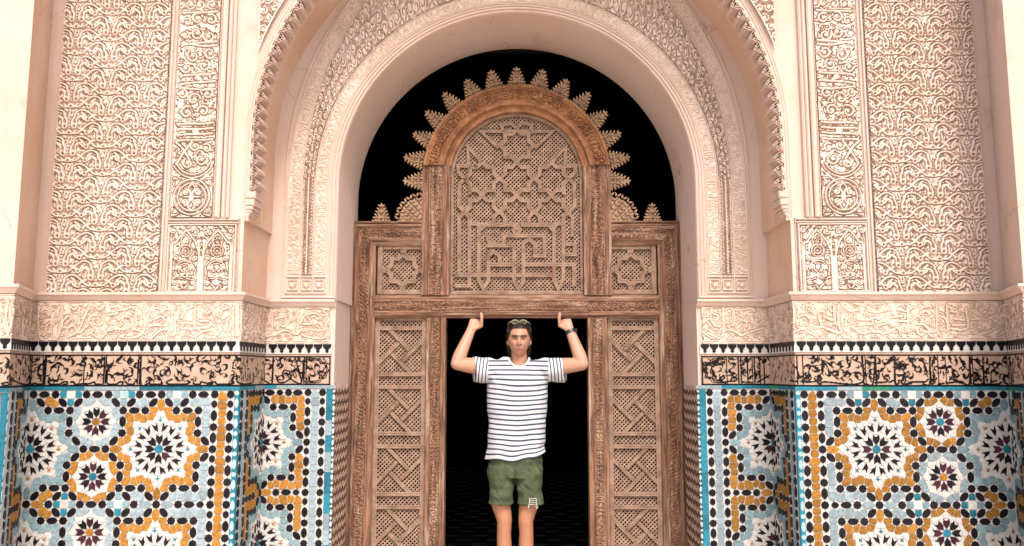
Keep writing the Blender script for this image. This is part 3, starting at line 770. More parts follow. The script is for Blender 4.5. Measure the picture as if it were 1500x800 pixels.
# ---------------------------------------------------------------- ledge and plaster frieze with its inscription
LET = {}
LET[-1] = [((0, 430), '''100,120 105,170 130,120 160,100;175,90 165,200 175,330;210,130 215,200;285,100 280,200 290,330 310,360;360,180 390,130 410,130 425,150;470,90 460,250 430,350 370,360;540,90 580,110 560,130 540,110;600,110 600,240;
500,240 540,200 520,180 480,210 470,260 520,270 550,240;690,90 640,200 590,300 520,340;660,330 720,280 680,220 700,180 760,170 790,210 770,250 720,240;700,320 770,350 820,300 860,260 860,290 840,290;840,170 900,160;860,110 920,100;920,260 940,200 950,150;
40,100 30,200 50,300;60,120 70,250 40,330;5,180 30,300;130,200 140,300;190,250 230,300 210,340;240,120 250,220;390,230 380,310;430,180 445,110;560,250 600,310 660,260;800,100 760,130 730,100;330,330 350,250'''),
 ((170, 430), '''0,100 40,130 100,110;0,210 60,180 100,200 110,250 60,280 10,280;60,320 20,340 80,350 150,340 180,300 120,280;145,110 145,250;205,100 205,290 150,340;270,110 230,200 200,300;320,120 290,120 260,180;330,160 360,130 420,125;300,200 340,180 370,210;
200,340 260,350 320,300 380,280 420,330 450,300 440,100;425,100 420,290;480,110 470,200 490,230;590,100 540,130 500,190;500,240 550,230 600,250 590,280 500,275;610,110 600,250 640,290;640,220 700,215 730,240 700,270 640,270;540,320 600,340 660,300 740,290 760,330 800,300 810,250;
700,100 740,130 700,160;820,130 860,110;900,120 900,330;940,100 940,330;700,350 760,345;860,200 850,280 870,330;500,130 530,150;240,260 290,250 330,250'''),
 ((340, 430), '''20,110 20,330;60,130 60,300 90,340;160,120 165,330;200,150 200,320 230,350;250,180 270,210 250,330 290,330 340,310;300,130 300,330;430,150 440,200 400,260 360,250;330,200 400,180;320,330 400,290 480,320 530,290;500,130 500,320;
520,240 560,170 640,160 680,190 650,200 630,180;540,240 600,240 620,210;700,130 740,200 720,260 745,330;560,120 640,110 740,130;540,330 620,350 700,350 740,310;580,280 640,290 700,290;350,140 400,140;120,200 130,300;230,110 240,170;660,230 690,260''')]
LET[1] = [((1000, 430), '''150,90 170,150 140,250 170,300 240,350;240,120 230,200 270,250 300,260;180,230 220,200 260,240;330,90 330,330;345,130 400,125 410,250;430,150 470,180 460,130;480,130 560,120 570,140;430,240 470,210 500,220;
210,310 300,350 350,290 420,300 470,330 520,310 580,290 640,270;600,120 620,190 650,210 600,250;590,310 640,300;700,110 690,330;740,110 760,300;780,130 770,320;640,330 720,330;180,120 220,110;250,160 290,180 280,210;520,180 510,260;540,220 580,240;660,130 670,200'''),
 ((1160, 430), '''60,190 120,170 160,220 140,270 90,270;140,120 180,150 250,140;300,110 320,140;190,270 260,265;340,100 345,240;375,100 375,240 400,300 360,310 290,280;430,110 470,140 530,130;520,200 600,210 660,190 690,200;620,140 680,150 750,130;530,250 640,240;
480,260 560,310 640,300 760,310 830,270 860,290;0,320 90,280 150,310 200,330;800,190 870,180;700,250 760,230;840,130 900,140;860,220 950,215;500,80 560,90;20,110 30,230;220,180 240,240;440,180 430,250;280,190 320,210;600,110 610,130;920,100 925,300'''),
 ((1320, 430), '''0,120 60,140 150,80;0,220 100,210 200,140 240,160;290,80 290,280 250,300 200,250 140,240;130,280 170,330 210,300 260,340 300,320;320,180 360,200 380,250;400,140 440,150;370,100 380,280;430,200 500,210;420,250 510,250;410,280 500,285 540,250 520,120;
490,320 540,310;550,130 610,160;640,90 635,240;560,205 620,200;650,130 700,100;680,210 720,190 760,220 800,100 850,90;620,320 700,300 760,270;770,330 830,290 850,240;880,140 870,330;200,110 240,100;570,90 560,110;700,160 740,150;910,120 920,300''')]
SC = 5.333
def parse(t): return [[tuple(float(q) for q in p.split(',')) for p in st.split()] for st in t.replace('\n', '').split(';') if st.strip()]
def ensure(P, px, py):
    return P.px(px, py)
U_END = 2.75
friezes = {}
for s in (-1, 1):
    P = PL if s < 0 else PR
    fz = bays[s]
    u_lo = 0.0
    # profiled ledge
    prof = [(0, Z_LED + .006), (.034, Z_LED + .004), (.036, Z_LED - .010), (.026, Z_LED - .018), (.020, Z_LED - .030), (.012, Z_FR1), (.0, Z_FR1 - .002)]
    us = [u_lo, P.L[2] - P.u0, P.L[3] - P.u0, P.L[4] - P.u0, P.L[5] - P.u0, P.L[5] - P.u0 + 2]
    m = MB(); curves = []
    for h, z in prof:
        cv = []
        for i, u in enumerate(us):
            k = i + 1 if i < 5 else None
            if i == 0: p = P.p[1] + P.n[1] * h
            elif i < 5: p = P.p[i + 1] + P.mit[i + 1] * h
            else: p = P.xy(u, h)
            cv.append((p[0], p[1], z))
        curves.append(cv)
    sweep(m, curves); m.build('ledge', M['plaster'], fz)
    c = Cv(u_lo + .045, U_END, 0, 1, .0040); ny = int((Z_FR1 - Z_FR0) / .0040); c.y = np.linspace(Z_FR0, Z_FR1 - .004, ny); c.ny = ny; c.H = np.zeros((ny, c.nx)); c.track(.014)
    for (ox, oy), t in LET[s]:
        for st in parse(t):
            q = [P.px(ox + x / SC, oy + y / SC) for x, y in st]
            if None in q: continue
            c.stroke(q, .0066, 1, edge=.0025); c.disc(q[-1][0], q[-1][1], .0085)
    rng = np.random.default_rng(60 + s)
    for _ in range(520):
        u, z = rng.uniform(u_lo + .05, U_END), rng.uniform(Z_FR0 + .02, Z_FR1 - .02); c.leaf(u, z, rng.uniform(0, 6.28), .034, .0042, .85, rng.uniform(-1.5, 1.5))
    c.stroke([(0, Z_FR1 - .008), (U_END, Z_FR1 - .008)], .003, .8, sm=False); c.stroke([(0, Z_FR0 + .006), (U_END, Z_FR0 + .006)], .003, .5, sm=False)
    c.engrave(.0042, .66, .2, .7); u0_ = c.x[0]; u1_ = c.x[-1]
    def mp(U, V, h, P=P, a=u0_, b=u1_):
        X, Y = P.arr(a + (b - a) * U, h); return X, Y, Z_FR0 + (Z_FR1 - .004 - Z_FR0) * V
    relief('inscription_frieze', age(c.H, 1, .1), mp, .0105, M['frieze'], fz, lo=.006)
# ================================================================ TILED DADOS
K = .00370
def poly_hex(a, b): return [(-a, 0), (-a * .62, b * .78), (-a * .2, b), (a * .2, b), (a * .62, b * .78), (a, 0), (a * .62, -b * .78), (a * .2, -b), (-a * .2, -b), (-a * .62, -b * .78)]
def poly_star(n, r0, r1): return [((r0 if i % 2 == 0 else r1) * math.cos(PI * i / n), (r0 if i % 2 == 0 else r1) * math.sin(PI * i / n)) for i in range(2 * n)]
SHAPES = {
    'hex': poly_hex(7.6, 4.3), 'hexs': poly_hex(5.2, 4.0), 'dot': poly_star(8, 5.6, 4.7), 'disc': poly_star(8, 5.8, 5.4), 'disc2': poly_star(8, 6.4, 5.9),
    'arrow': [(-6, 0), (-1.5, -3.6), (5.8, -4.0), (3.0, 0), (5.8, 4.0), (-1.5, 3.6)],
    'arrows': [(-5.5, 0), (-1.5, -1.8), (4.2, -3.6), (1.8, -.3), (5.6, 2.4), (-.8, 2.6)],
    'kite': [(-7, 0), (1, -3.3), (6.5, -.9), (6.5, .9), (1, 3.3)], 'kite_l': [(-10, 0), (0, -2.6), (9, 0), (0, 2.6)],
    'heart': [(-3.6, 0), (-1.5, -3.4), (2.4, -3.4), (4, 0), (2.4, 3.4), (-1.5, 3.4)],
    'star4': [(4.6, 0), (1.2, 1.2), (0, 4.6), (-1.2, 1.2), (-4.6, 0), (-1.2, -1.2), (0, -4.6), (1.2, -1.2)],
    'ell': [(6.8, 0), (4.6, 3.8), (0, 5), (-4.6, 3.8), (-6.8, 0), (-4.6, -3.8), (0, -5), (4.6, -3.8)],
    'elong': [(7.4, 0), (4.4, 3.2), (0, 4.1), (-4.4, 3.2), (-7.4, 0), (-4.4, -3.2), (0, -4.1), (4.4, -3.2)],
    'pent': [(-5.2, 0), (-1.2, -4.3), (4.3, -3.6), (4.9, 0), (4.3, 3.6), (-1.2, 4.3)],
    'rnd': [(5, 0), (3.4, 3.9), (-1.2, 4.6), (-4.8, 2), (-4.8, -2), (-1.2, -4.6), (3.4, -3.9)],
    'tri': [(-5.4, 0), (1.5, -3.8), (4.5, -3), (4.5, 3), (1.5, 3.8)],
    'bead': poly_star(6, 4.4, 4.1), 'long': poly_hex(9.5, 3.8), 'sbead': poly_star(5, 2.6, 2.4), 'slong': poly_hex(5.5, 2.3),
}
def area(p): return abs(sum(p[i][0] * p[(i + 1) % len(p)][1] - p[(i + 1) % len(p)][0] * p[i][1] for i in range(len(p)))) / 2
PROTO = {}
def tile_mesh(shape, colr, sc):
    key = (shape, colr, round(sc, 2))
    if key not in PROTO:
        poly = [(x * K * sc, y * K * sc) for x, y in SHAPES[shape]]
        n = len(poly); q = offset_poly(poly, .0011) if area(poly) > 6e-5 or 1 else poly
        a = sum(poly[i][0] * poly[(i + 1) % n][1] - poly[(i + 1) % n][0] * poly[i][1] for i in range(n))
        if a < 0: poly = poly[::-1]; q = offset_poly(poly, .0011)
        v = [(x, y, 0) for x, y in poly] + [(x, y, .0042) for x, y in poly] + [(x, y, .0052) for x, y in q]
        f = [[i, (i + 1) % n, n + (i + 1) % n, n + i] for i in range(n)] + [[n + i, n + (i + 1) % n, 2 * n + (i + 1) % n, 2 * n + i] for i in range(n)] + [[2 * n + i for i in range(n)]]
        me = bpy.data.meshes.new('tile'); me.from_pydata(v, [], f); me.materials.append(M['t_' + colr]); me.update()
        PROTO[key] = (me, v, f)
    return PROTO[key]

def big_rosette(T, cx, cy, ringc, centre, smallstar, rng):
    T(cx, cy, 0, 'disc2', centre)
    for k in range(8):
        a = k * PI / 4
        pa = 'purple' if rng.random() < .25 else 'black'
        T(cx + 13.8 * math.cos(a), cy + 13.8 * math.sin(a), a, 'arrow', pa)
        b = a + PI / 8; T(cx + 17 * math.cos(b), cy + 17 * math.sin(b), b, 'kite_l', 'white')
        T(cx + 23.8 * math.cos(a), cy + 23.8 * math.sin(a), a, 'heart', 'white', 1.05)
        T(cx + 42 * math.cos(a), cy + 42 * math.sin(a), a, 'star4', smallstar, .72)
        for d, t in ((36.2, 0), (47.6, 0)): T(cx + d * math.cos(a), cy + d * math.sin(a), a + (PI if d > 40 else 0), 'heart', 'white', .95)
        for sgn in (-1, 1):
            b = a + sgn * PI / 16 * .98; T(cx + 31 * math.cos(b), cy + 31 * math.sin(b), b + sgn * .35, 'arrows' if sgn > 0 else 'arrowm', 'black')
            b = a + sgn * .145; T(cx + 42 * math.cos(b), cy + 42 * math.sin(b), b + sgn * PI / 2, 'heart', 'white', .8)
        b = a + PI / 8; T(cx + 27.8 * math.cos(b), cy + 27.8 * math.sin(b), b, 'heart', 'white', .8); T(cx + 36.5 * math.cos(b), cy + 36.5 * math.sin(b), b, 'kite', 'white', .9)
    for q in range(4):
        ca, sa = math.cos(q * PI / 2), math.sin(q * PI / 2)
        def Q(x, y, rot, sh, sc=1., qq=q):
            T(cx + x * ca - y * sa, cy + x * sa + y * ca, rot + q * PI / 2, sh, ringc, sc)
        Q(0, 64, PI / 2, 'elong', 1.05); Q(45.5, 45.5, PI / 4, 'ell', .98)
        for s in (-1, 1):
            Q(s * 10.6, 56.6, PI / 2, 'rnd', .86); Q(s * 14.6, 46.6, PI / 2 + s * .9, 'pent', .95); Q(s * 25, 43.3, PI / 2 - s * .1, 'pent', .98); Q(s * 34.6, 47, PI / 2, 'rnd', .86)
SHAPES['arrowm'] = [(x, -y) for x, y in SHAPES['arrows']][::-1]
def small_rosette(T, cx, cy, ringc, centre, rng):
    T(cx, cy, 0, 'disc', centre)
    for k in range(8):
        a = k * PI / 4 + PI / 2
        T(cx + 13.4 * math.cos(a), cy + 13.4 * math.sin(a), a, 'arrow', 'purple' if rng.random() < .5 else 'black', .98)
        T(cx + 24 * math.cos(a), cy + 24 * math.sin(a), a, 'kite', 'white', 1.05); b = a + PI / 8; T(cx + 16.5 * math.cos(b), cy + 16.5 * math.sin(b), b, 'kite', 'white', .85)
        for s in (-1, 1):
            b = a + s * PI / 16 * 1.05; rr = 32.2; T(cx + rr * math.cos(b), cy + rr * math.sin(b), b + PI + s * .2, 'pent', ringc, .96)
def edge(T, ax, ay, bx, by, shape='hex'): T((ax + bx) / 2, (ay + by) / 2, math.atan2(by - ay, bx - ax), shape, 'black')
def diamond(T, cx, cy, rng, hexes=True):
    T(cx, cy, 0, 'disc', 'aqua' if rng.random() < .5 else 'white')
    for k in range(4):
        a = k * PI / 2; T(cx + 11.2 * math.cos(a), cy + 11.2 * math.sin(a), a + PI, 'pent', rng.choice(['teal', 'teal', 'teal', 'teal', 'blue', 'blue', 'blue']), .85)

def build_dado(side):
    P = PL if side < 0 else PR
    rng = np.random.default_rng(11 + side)
    tiles = []                          # u, z, rot, shape, colour, scale
    def addT(u, z, rot, sh, c, sc=1.): tiles.append((u, z, rot, sh, c, sc))
    U1, U2, U3 = P.L[2] - P.u0, P.L[3] - P.u0, P.L[4] - P.u0; UE = P.L[5] - P.u0
    Z0 = 1.049
    def at(u0, mir=1):
        def T(x, y, rot, sh, c, sc=1.):
            if mir < 0: x = -x; rot = PI - rot; sh = {'arrows': 'arrowm', 'arrowm': 'arrows'}.get(sh, sh)
            addT(u0 + x * K, Z0 + y * K, rot, sh, c, sc)
        return T
    # columns of black beads: offset from a row vertex downwards
    seq = [(0, 'dot'), (-14, 'hexs'), (-30.5, 'hex'), (-47, 'dot'), (-62.5, 'hex')]
    def column(T, x, dy=0):
        for k in range(-1, 4):
            for d, sh in seq:
                y = -k * 78.7 + d + dy
                if y < 80: T(x, y, PI / 2, sh, 'black')
    def band(T, x, c, big=True):
        y = 80; i = 0
        while y > -260:
            T(x + rng.uniform(-.5, .5), y - 5, rng.choice([.6, .8]) if i % 4 < 2 else PI / 2, 'ell' if i % 4 < 2 else 'rnd', c, .90 if i % 4 < 2 else .86); y -= 11.6; i += 1
    def cell_frame(T, cy, top):
        V = [(-55.5, 55.5), (-23, 55.5), (0, 78.5), (23, 55.5), (55.5, 55.5), (55.5, 23), (78.5, 0), (55.5, -23), (55.5, -55.5), (23, -55.5), (0, -78.5), (-23, -55.5), (-55.5, -55.5), (-55.5, -23), (-78.5, 0), (-55.5, 23)]
        for i, (x, y) in enumerate(V):
            if (x, y) not in ((-78.5, 0), (0, -78.5)) and not ((x, y) == (78.5, 0)): T(x, cy + y, 0, 'dot', 'black')
            a = V[(i + 1) % 16]; edge(T, x, cy + y, a[0], cy + a[1])
    def filler_border(T, cy, c, top):
        """between the cell and the bead column on its border side (x < 0)"""
        if top:
            for x in (-67, -57.5, -48): T(x, cy + 68, .3, 'rnd', c, .9)
            diamond(T, -23, cy + 78.5, rng); T(-46, cy + 78.5, 0, 'dot', 'black'); edge(T, -46, cy + 78.5, -23, cy + 55.5); T(-62, cy + 78.5, 0, 'hex', 'black')
        else:
            for t in (1, -1):
                T(-23, cy + 78.5 + t * 11.5, .5, 'rnd', c, .85); T(-32.5, cy + 78.5 + t * 15, .9, 'rnd', c, .9); T(-44, cy + 78.5 + t * 12.5, -t * .8, 'ell', c, .98); T(-56, cy + 78.5 + t * 10.5, 0, 'rnd', c, .86)
                T(-66.5, cy + 78.5 + t * 14, PI / 2, 'ell', c, .9)
            T(-16, cy + 78.5, 0, 'elong', c); T(-32, cy + 78.5, 0, 'dot', 'black'); T(-48, cy + 78.5, 0, 'hex', 'black'); T(-64, cy + 78.5, 0, 'hexs', 'black')
        for y in (57, 46.5, 35.5, 25.5): T(-67, cy + y, PI / 2, 'rnd' if y % 2 else 'ell', c, .9)
        for y in (-25.5, -36, -47): T(-67, cy + y, PI / 2, 'rnd', c, .9)
        if True: T(-67, cy - 57, PI / 2, 'ell', c, .85)
    def filler_inner(T, cy, c, top):
        """parallelogram on the rosette side (x > 0)"""
        T(32.5, cy + 78.5, 0, 'dot', 'black'); diamond(T, 55.5, cy + 78.5, rng)
        edge(T, 32.5, cy + 78.5, 55.5, cy + 55.5)
        T(24, cy + 68.5, .8, 'rnd', c, .95); T(32.5, cy + 63.5, .8, 'rnd', c, .9)
        if top: T(16, cy + 78.5, 0, 'hex', 'black')
        else:
            T(16, cy + 78.5, 0, 'elong', c); edge(T, 32.5, cy + 78.5, 55.5, cy + 101.5); T(24, cy + 88.5, .8, 'rnd', c, .95); T(32.5, cy + 94, .8, 'rnd', c, .9)
    rows = 4
    # ---- main bay
    uA = U2 + .131 + .292; uB = uA + 189.5 * K
    for mir, u0, ring, cen, fil in ((1, uA, 'orange', 'teal', 'sky'), (-1, uB, 'blue', 'blue', 'orange')):
        T = at(u0, mir)
        column(T, -78.5); column(T, -78.5 - 23.5, 0); band(T, -78.5 - 11.8, 'orange' if mir > 0 else 'sky')
        for k in range(rows):
            cy = -157 * k
            big_rosette(T, 0, cy, ring, 'teal', 'teal' if mir > 0 else 'orange', rng); cell_frame(T, cy, k == 0)
            T(0, cy - 78.5, 0, 'dot', 'black'); filler_border(T, cy, 'sky' if mir > 0 else 'orange', k == 0); filler_inner(T, cy, fil, k == 0)
            if k == 0:
                pass
    T = at(uA)
    for k in range(rows * 2):
        cy = 39.25 - 78.5 * k
        odd = (k % 2 == 0) == (side > 0)
        small_rosette(T, 94.75, cy, 'orange' if odd else 'sky', 'teal' if odd else 'orange', rng)
        for x in (78.5, 111): T(x, cy + 39.25, 0, 'dot', 'black')
        edge(T, 78.5, cy + 39.25, 111, cy + 39.25)
        if k % 2 == 0:
            edge(T, 55.5, cy + 16.25, 78.5, cy + 39.25); edge(T, 134, cy + 16.25, 111, cy + 39.25)
            # towards the diamond above
        else:
            edge(T, 55.5, cy - 16.25, 78.5, cy - 39.25); edge(T, 134, cy - 16.25, 111, cy - 39.25)
    # ---- piece between the arch jamb and the inner corner, running onto the return
    uR = .170 - .012 + .292 + .005
    for mir in (1, -1):
        T = at(uR, mir)
        column(T, -78.5); column(T, -78.5 - 23.5, 0); band(T, -90.3, 'sky')
        for k in range(rows):
            cy = -157 * k
            if mir > 0: big_rosette(T, 0, cy, 'blue', 'teal', 'orange', rng); cell_frame(T, cy, k == 0); T(0, cy - 78.5, 0, 'dot', 'black')
            filler_border(T, cy, 'orange', False) if k else None
            if k == 0:
                for y in (68,): [T(x, cy + y, .8, 'ell' if i % 2 else 'rnd', 'orange', .95) for i, x in enumerate((-67, -57, -47, -36, -26))]
                for y in (57, 46.5, 35.5, 25.5, -25.5, -36, -47, -57): T(-67, cy + y, 1.1, 'ell', 'orange', .9)
                for x, sh in ((-62, 'hex'), (-47, 'dot'), (-33, 'hexs'), (-17, 'hex')): T(x, cy + 78.5, 0, sh, 'black')
    # end beads on the top row of columns
    # ---- teal borders with pale beads
    items = []
    def border(u, w, pale, sc):
        z = Z_TI - .012; i = 0
        while z > .1:
            addT(u, z, PI / 2, pale[i % 2], 'aqua', sc); z -= .054 * (.62 if pale[0] == 'sbead' else 1); i += 1
    border(U2 + .012, .02, ('bead', 'long'), .80);  border(.010, .012, ('sbead', 'slong'), .85); border(UE - .015, .02, ('bead', 'long'), .95)
    # filter, overlaps and zones
    out = []
    zones = [(U2 - .024, U2 + .024), (-.5, .062), (UE - .03, 9)]
    for t in tiles:
        u, z, rot, sh, c, sc = t
        if z > Z_TI + .004 or z < .08: continue
        if sh in ('bead', 'long', 'sbead', 'slong'): t = (u, z, rot, sh, c, sc)
        elif sh in ('dot', 'hex', 'hexs'): t = (u, z, rot, sh, c, sc * 1.08)
        elif sh.startswith('disc'): t = (u, z, rot, sh, c, sc * 1.05)
        elif sh in ('ell', 'rnd', 'elong'): t = (u, z, rot, sh, c, sc * 1.0)
        elif sh in ('arrow', 'arrows', 'arrowm'): t = (u, z, rot, sh, c, sc * 1.22)
        else: t = (u, z, rot, sh, c, sc * 1.05)
        if sh not in ('bead', 'long', 'sbead', 'slong') and any(a < u < b for a, b in zones): continue
        # dedupe
        out.append(t)
    grid = {}; res = []
    for t in sorted(out, key=lambda t: (0 if t[4] == 'black' else 1)):
        r_ = math.sqrt(area(SHAPES[t[3]])) * K * t[5] * .5
        key = (int(t[0] / .03), int(t[1] / .03)); bad = False
        for a in (-1, 0, 1):
            for b in (-1, 0, 1):
                for q, rq in grid.get((key[0] + a, key[1] + b), ()):
                    if math.hypot(q[0] - t[0], q[1] - t[1]) < (r_ + rq) * .54: bad = True
        if bad: continue
        grid.setdefault(key, []).append((t, r_)); res.append(t)
    dado = thing('tiled_dado', 'mosaic tile dado left of the door, its pale script band ending at the left jamb' if side < 0 else
                 'mosaic tile dado right of the door, its pale script band ending at the right jamb', 'tiled wall', (side * 2.0, YP, 0))
    ow = np.array(parent_world(dado))
    H0 = .016
    def basis(u):
        t, n = P.frame(u); t3 = Vector((t[0], t[1], 0)); n3 = Vector((n[0], n[1], 0)); up = Vector((0, 0, 1))
        p = P.xy(u, H0); return t3, up, n3, p
    def mtx(t):
        u, z, rot, sh, c, sc = t
        tx, up, n3, p = basis(u); c_, s_ = math.cos(rot), math.sin(rot)
        ax = tx * c_ + up * s_; ay = up * c_ - tx * s_
        det = ax.cross(ay).dot(n3)
        Mx = Matrix(((ax.x, ay.x, n3.x, p[0] - ow[0]), (ax.y, ay.y, n3.y, p[1] - ow[1]), (ax.z, ay.z, n3.z, z - ow[2]), (0, 0, 0, 1)))
        return Mx, det
    def shown(t):
        u, z, rot, sh, c, sc = t
        if z < .49 or u > UE: return 0
        f = 1 if (u < U1 or U2 < u < U3) else .3
        return area(SHAPES[sh]) * sc * sc * f * rng.uniform(.85, 1.15)
    # fit each coloured piece to its neighbours, leaving a thin joint
    def world_poly(t, k=1.):
        u, z, rot, sh, c, sc = t; c_, s_ = math.cos(rot), math.sin(rot)
        return [(u + K * sc * k * (x * c_ - y * s_), z + K * sc * k * (x * s_ + y * c_)) for x, y in SHAPES[sh]]
    cellg = {}
    polys = [world_poly(t) for t in res]
    for i, t in enumerate(res): cellg.setdefault((int(t[0] // .05), int(t[1] // .05)), []).append(i)
    def seg_of(u): return 0 if u < U1 else 1 if u < U2 else 2 if u < U3 else 3
    def clip(poly, nx, ny, d):
        out = []
        for i in range(len(poly)):
            a, b = poly[i - 1], poly[i]; da = a[0] * nx + a[1] * ny - d; db = b[0] * nx + b[1] * ny - d
            if (da > 0) != (db > 0): t = da / (da - db); out.append((a[0] + (b[0] - a[0]) * t, a[1] + (b[1] - a[1]) * t))
            if db <= 0: out.append(b)
        return out
    J = .0021
    fitted = []
    for i, t in enumerate(res):
        if t[4] in ('black', 'purple') or t[3] in ('bead', 'long', 'sbead', 'slong', 'star4'): fitted.append(None); continue
        cx, cy = t[0], t[1]; own = polys[i]
        p = [(cx + (x - cx) * 1.0, cy + (y - cy) * 1.0) for x, y in world_poly(t, 1.55 if t[3] in ('heart', 'rnd', 'pent', 'ell') else 1.3)]
        gx, gy = int(cx // .05), int(cy // .05)
        for a in (-1, 0, 1):
            for b in (-1, 0, 1):
                for j in cellg.get((gx + a, gy + b), ()):
                    if j == i or not p: continue
                    q = res[j]; dx, dy = q[0] - cx, q[1] - cy; d = math.hypot(dx, dy)
                    if d > .075 or d < 1e-5: continue
                    nx, ny = dx / d, dy / d
                    hi = max((x - cx) * nx + (y - cy) * ny for x, y in own); hj = max(-(x - q[0]) * nx - (y - q[1]) * ny for x, y in polys[j])
                    cut = d - hj - J * 1.6 if q[4] in ('black', 'purple') or q[3] in ('star4', 'bead') else hi + (d - hi - hj) / 2 - J
                    cut = max(cut, .0035)
                    p = clip(p, nx, ny, cx * nx + cy * ny + cut)
        uu = [U1, U2, U3]
        for x in uu:                                   # keep to one wall plane
            if p and abs(cx - x) < .04: p = clip(p, 1, 0, x - J) if cx < x else clip(p, -1, 0, -(x + J))
        if p: p = clip(p, 0, 1, Z_TI)
        fitted.append(p if p and len(p) > 2 else [])
    order = sorted(range(len(res)), key=lambda i: shown(res[i]), reverse=True)
    mats = ['black', 'purple', 'orange', 'teal', 'blue', 'sky', 'white', 'aqua', 'green']
    m = MB(); nbig = 0
    for i in order:
        t = res[i]; p = fitted[i]
        if p == []: continue
        if p is None: me, v, f = tile_mesh(t[3], t[4], t[5]); tt = t
        else:
            c_, s_ = math.cos(t[2]), math.sin(t[2]); loc = [(x - t[0], y - t[1]) for x, y in p]
            # drop near-duplicate corners
            l2 = []
            for q in loc:
                if not l2 or math.hypot(q[0] - l2[-1][0], q[1] - l2[-1][1]) > .0012: l2.append(q)
            if len(l2) > 2 and math.hypot(l2[0][0] - l2[-1][0], l2[0][1] - l2[-1][1]) < .0012: l2.pop()
            if len(l2) < 3: continue
            a = sum(l2[k][0] * l2[(k + 1) % len(l2)][1] - l2[(k + 1) % len(l2)][0] * l2[k][1] for k in range(len(l2)))
            if a < 0: l2 = l2[::-1]
            if abs(a) < 2e-5: continue
            n = len(l2); q = [(x * .90, y * .90) for x, y in l2]; hh = rng.uniform(.0040, .0052)
            v = [(x, y, 0) for x, y in l2] + [(x, y, hh - .0007) for x, y in l2] + [(x, y, hh) for x, y in q]
            f = [[k, (k + 1) % n, n + (k + 1) % n, n + k] for k in range(n)] + [[n + k, n + (k + 1) % n, 2 * n + (k + 1) % n, 2 * n + k] for k in range(n)] + [[2 * n + k for k in range(n)]]
            tt = (t[0], t[1], 0., t[3], t[4], t[5])
        Mx, det = mtx(tt)
        if nbig < 300:
            nbig += 1
            if p is not None:
                me = bpy.data.meshes.new('tile'); me.from_pydata(v, [], f if det > 0 else [q[::-1] for q in f]); me.materials.append(M['t_' + t[4]]); me.update()
            o = bpy.data.objects.new('tile', me); o.parent = dado; COL.objects.link(o)
            o.matrix_local = Mx @ Matrix.Rotation(rng.uniform(-.025, .025), 4, 'X') @ Matrix.Rotation(rng.uniform(-.025, .025), 4, 'Y')
        else:
            W = [Mx @ Vector(q) for q in v]
            m.add([(q.x + ow[0], q.y + ow[1], q.z + ow[2]) for q in W], [q if det > 0 else q[::-1] for q in f], mats.index(t[4]))
    stuff(m.build('tile', [M['t_' + c] for c in mats], dado))
    # ---- ground between the tiles, terracotta script band, white merlon strip, teal bars
    def strip(name, ua, ub, z0, z1, h, mt, par=dado):
        us = [ua] + [x for x in (U1, U2, U3, UE) if ua < x < ub] + [ub]
        m = MB()
        P2 = []
        for u in us:
            i = None
            for k in (2, 3, 4, 5):
                if abs(u - (P.L[k] - P.u0)) < 1e-6: i = k
            if i: p = P.p[i] + P.mit[i] * h
            elif abs(u) < 1e-6: p = P.p[1] + P.n[1] * h
            else: p = P.xy(u, h) if i is None else p
            P2.append(p)
        n = len(us)
        v = [(p[0], p[1], z0) for p in P2] + [(p[0], p[1], z1) for p in P2]
        base = [P.xy(u, 0) for u in us]
        v += [(p[0], p[1], z1) for p in base] + [(p[0], p[1], z0) for p in base]
        f = []
        for i in range(n - 1):
            f += [[i, i + 1, n + i + 1, n + i], [n + i, n + i + 1, 2 * n + i + 1, 2 * n + i], [3 * n + i, 3 * n + i + 1, i + 1, i]]
        f += [[0, n, 2 * n, 3 * n], [n - 1, 4 * n - 1, 3 * n - 1, 2 * n - 1]]
        m.add(v, f); return m.build(name, mt, par)
    strip('tile_ground', .0, UE + .03, 0.0, Z_TI + .004, H0, M['grout'])
    for a, b, z0, z1 in ((.0, .058, .05, Z_TI), (U2 - .024, U2 + .026, .05, Z_TI), (UE - .03, UE + .03, .05, Z_TI)):
        if a < .01:
            z = Z_TI
            while z > .06:
                h = .105 + .02 * math.sin(z * 9); strip('border_tile', .021, .056, z - h + .002, z, H0 + .003, M[rng.choice(['t_teal', 't_teal', 't_sky'], p=[.4, .3, .3])] if side > 0 or rng.random() < .7 else M['t_sky']); z -= h
            strip('border_ground', .0, .019, .05, Z_TI, H0 + .002, M['t_teal'])
        else: strip('border_ground', a, b, z0, z1, H0 + .002, M['t_teal'])
    u = 0.0
    pal = ['t_teal', 't_sky', 't_teal', 't_sky'] if side < 0 else ['t_sky', 't_teal', 't_green', 't_teal', 't_teal']
    while u < UE + .6:
        L = rng.uniform(.10, .24)
        if any(u < x < u + L for x in (U1, U2, U3, UE)): L = min(x for x in (U1, U2, U3, UE) if x > u + 1e-6) - u
        if L > .012: strip('border_tile', u + .001, u + L - .001, Z_TI + .0045, Z_SC0 - .002, H0 + .006, M[rng.choice(pal)])
        u += max(L, .004)
    # merlons: black drops on a white strip
    strip('white_strip', .026, UE + 2, Z_ME0, Z_FR0, H0 - .004, M['t_white'])
    dr = [(-.0255, 0), (.0255, 0), (.0245, -.016), (.017, -.024), (.010, -.031), (.0085, -.040), (.011, -.044), (.006, -.049), (0, -.052), (-.006, -.049), (-.011, -.044), (-.0085, -.040), (-.010, -.031), (-.017, -.024), (-.0245, -.016)]
    n = len(dr); poly = dr[::-1]
    v = [(x, y, 0) for x, y in poly] + [(x, y, .004) for x, y in poly]
    f = [[i, (i + 1) % n, n + (i + 1) % n, n + i] for i in range(n)] + [[n + i for i in range(n)]]
    mm_ = bpy.data.meshes.new('merlon_tile'); mm_.from_pydata(v, [], f); mm_.materials.append(M['t_black']); mm_.update()
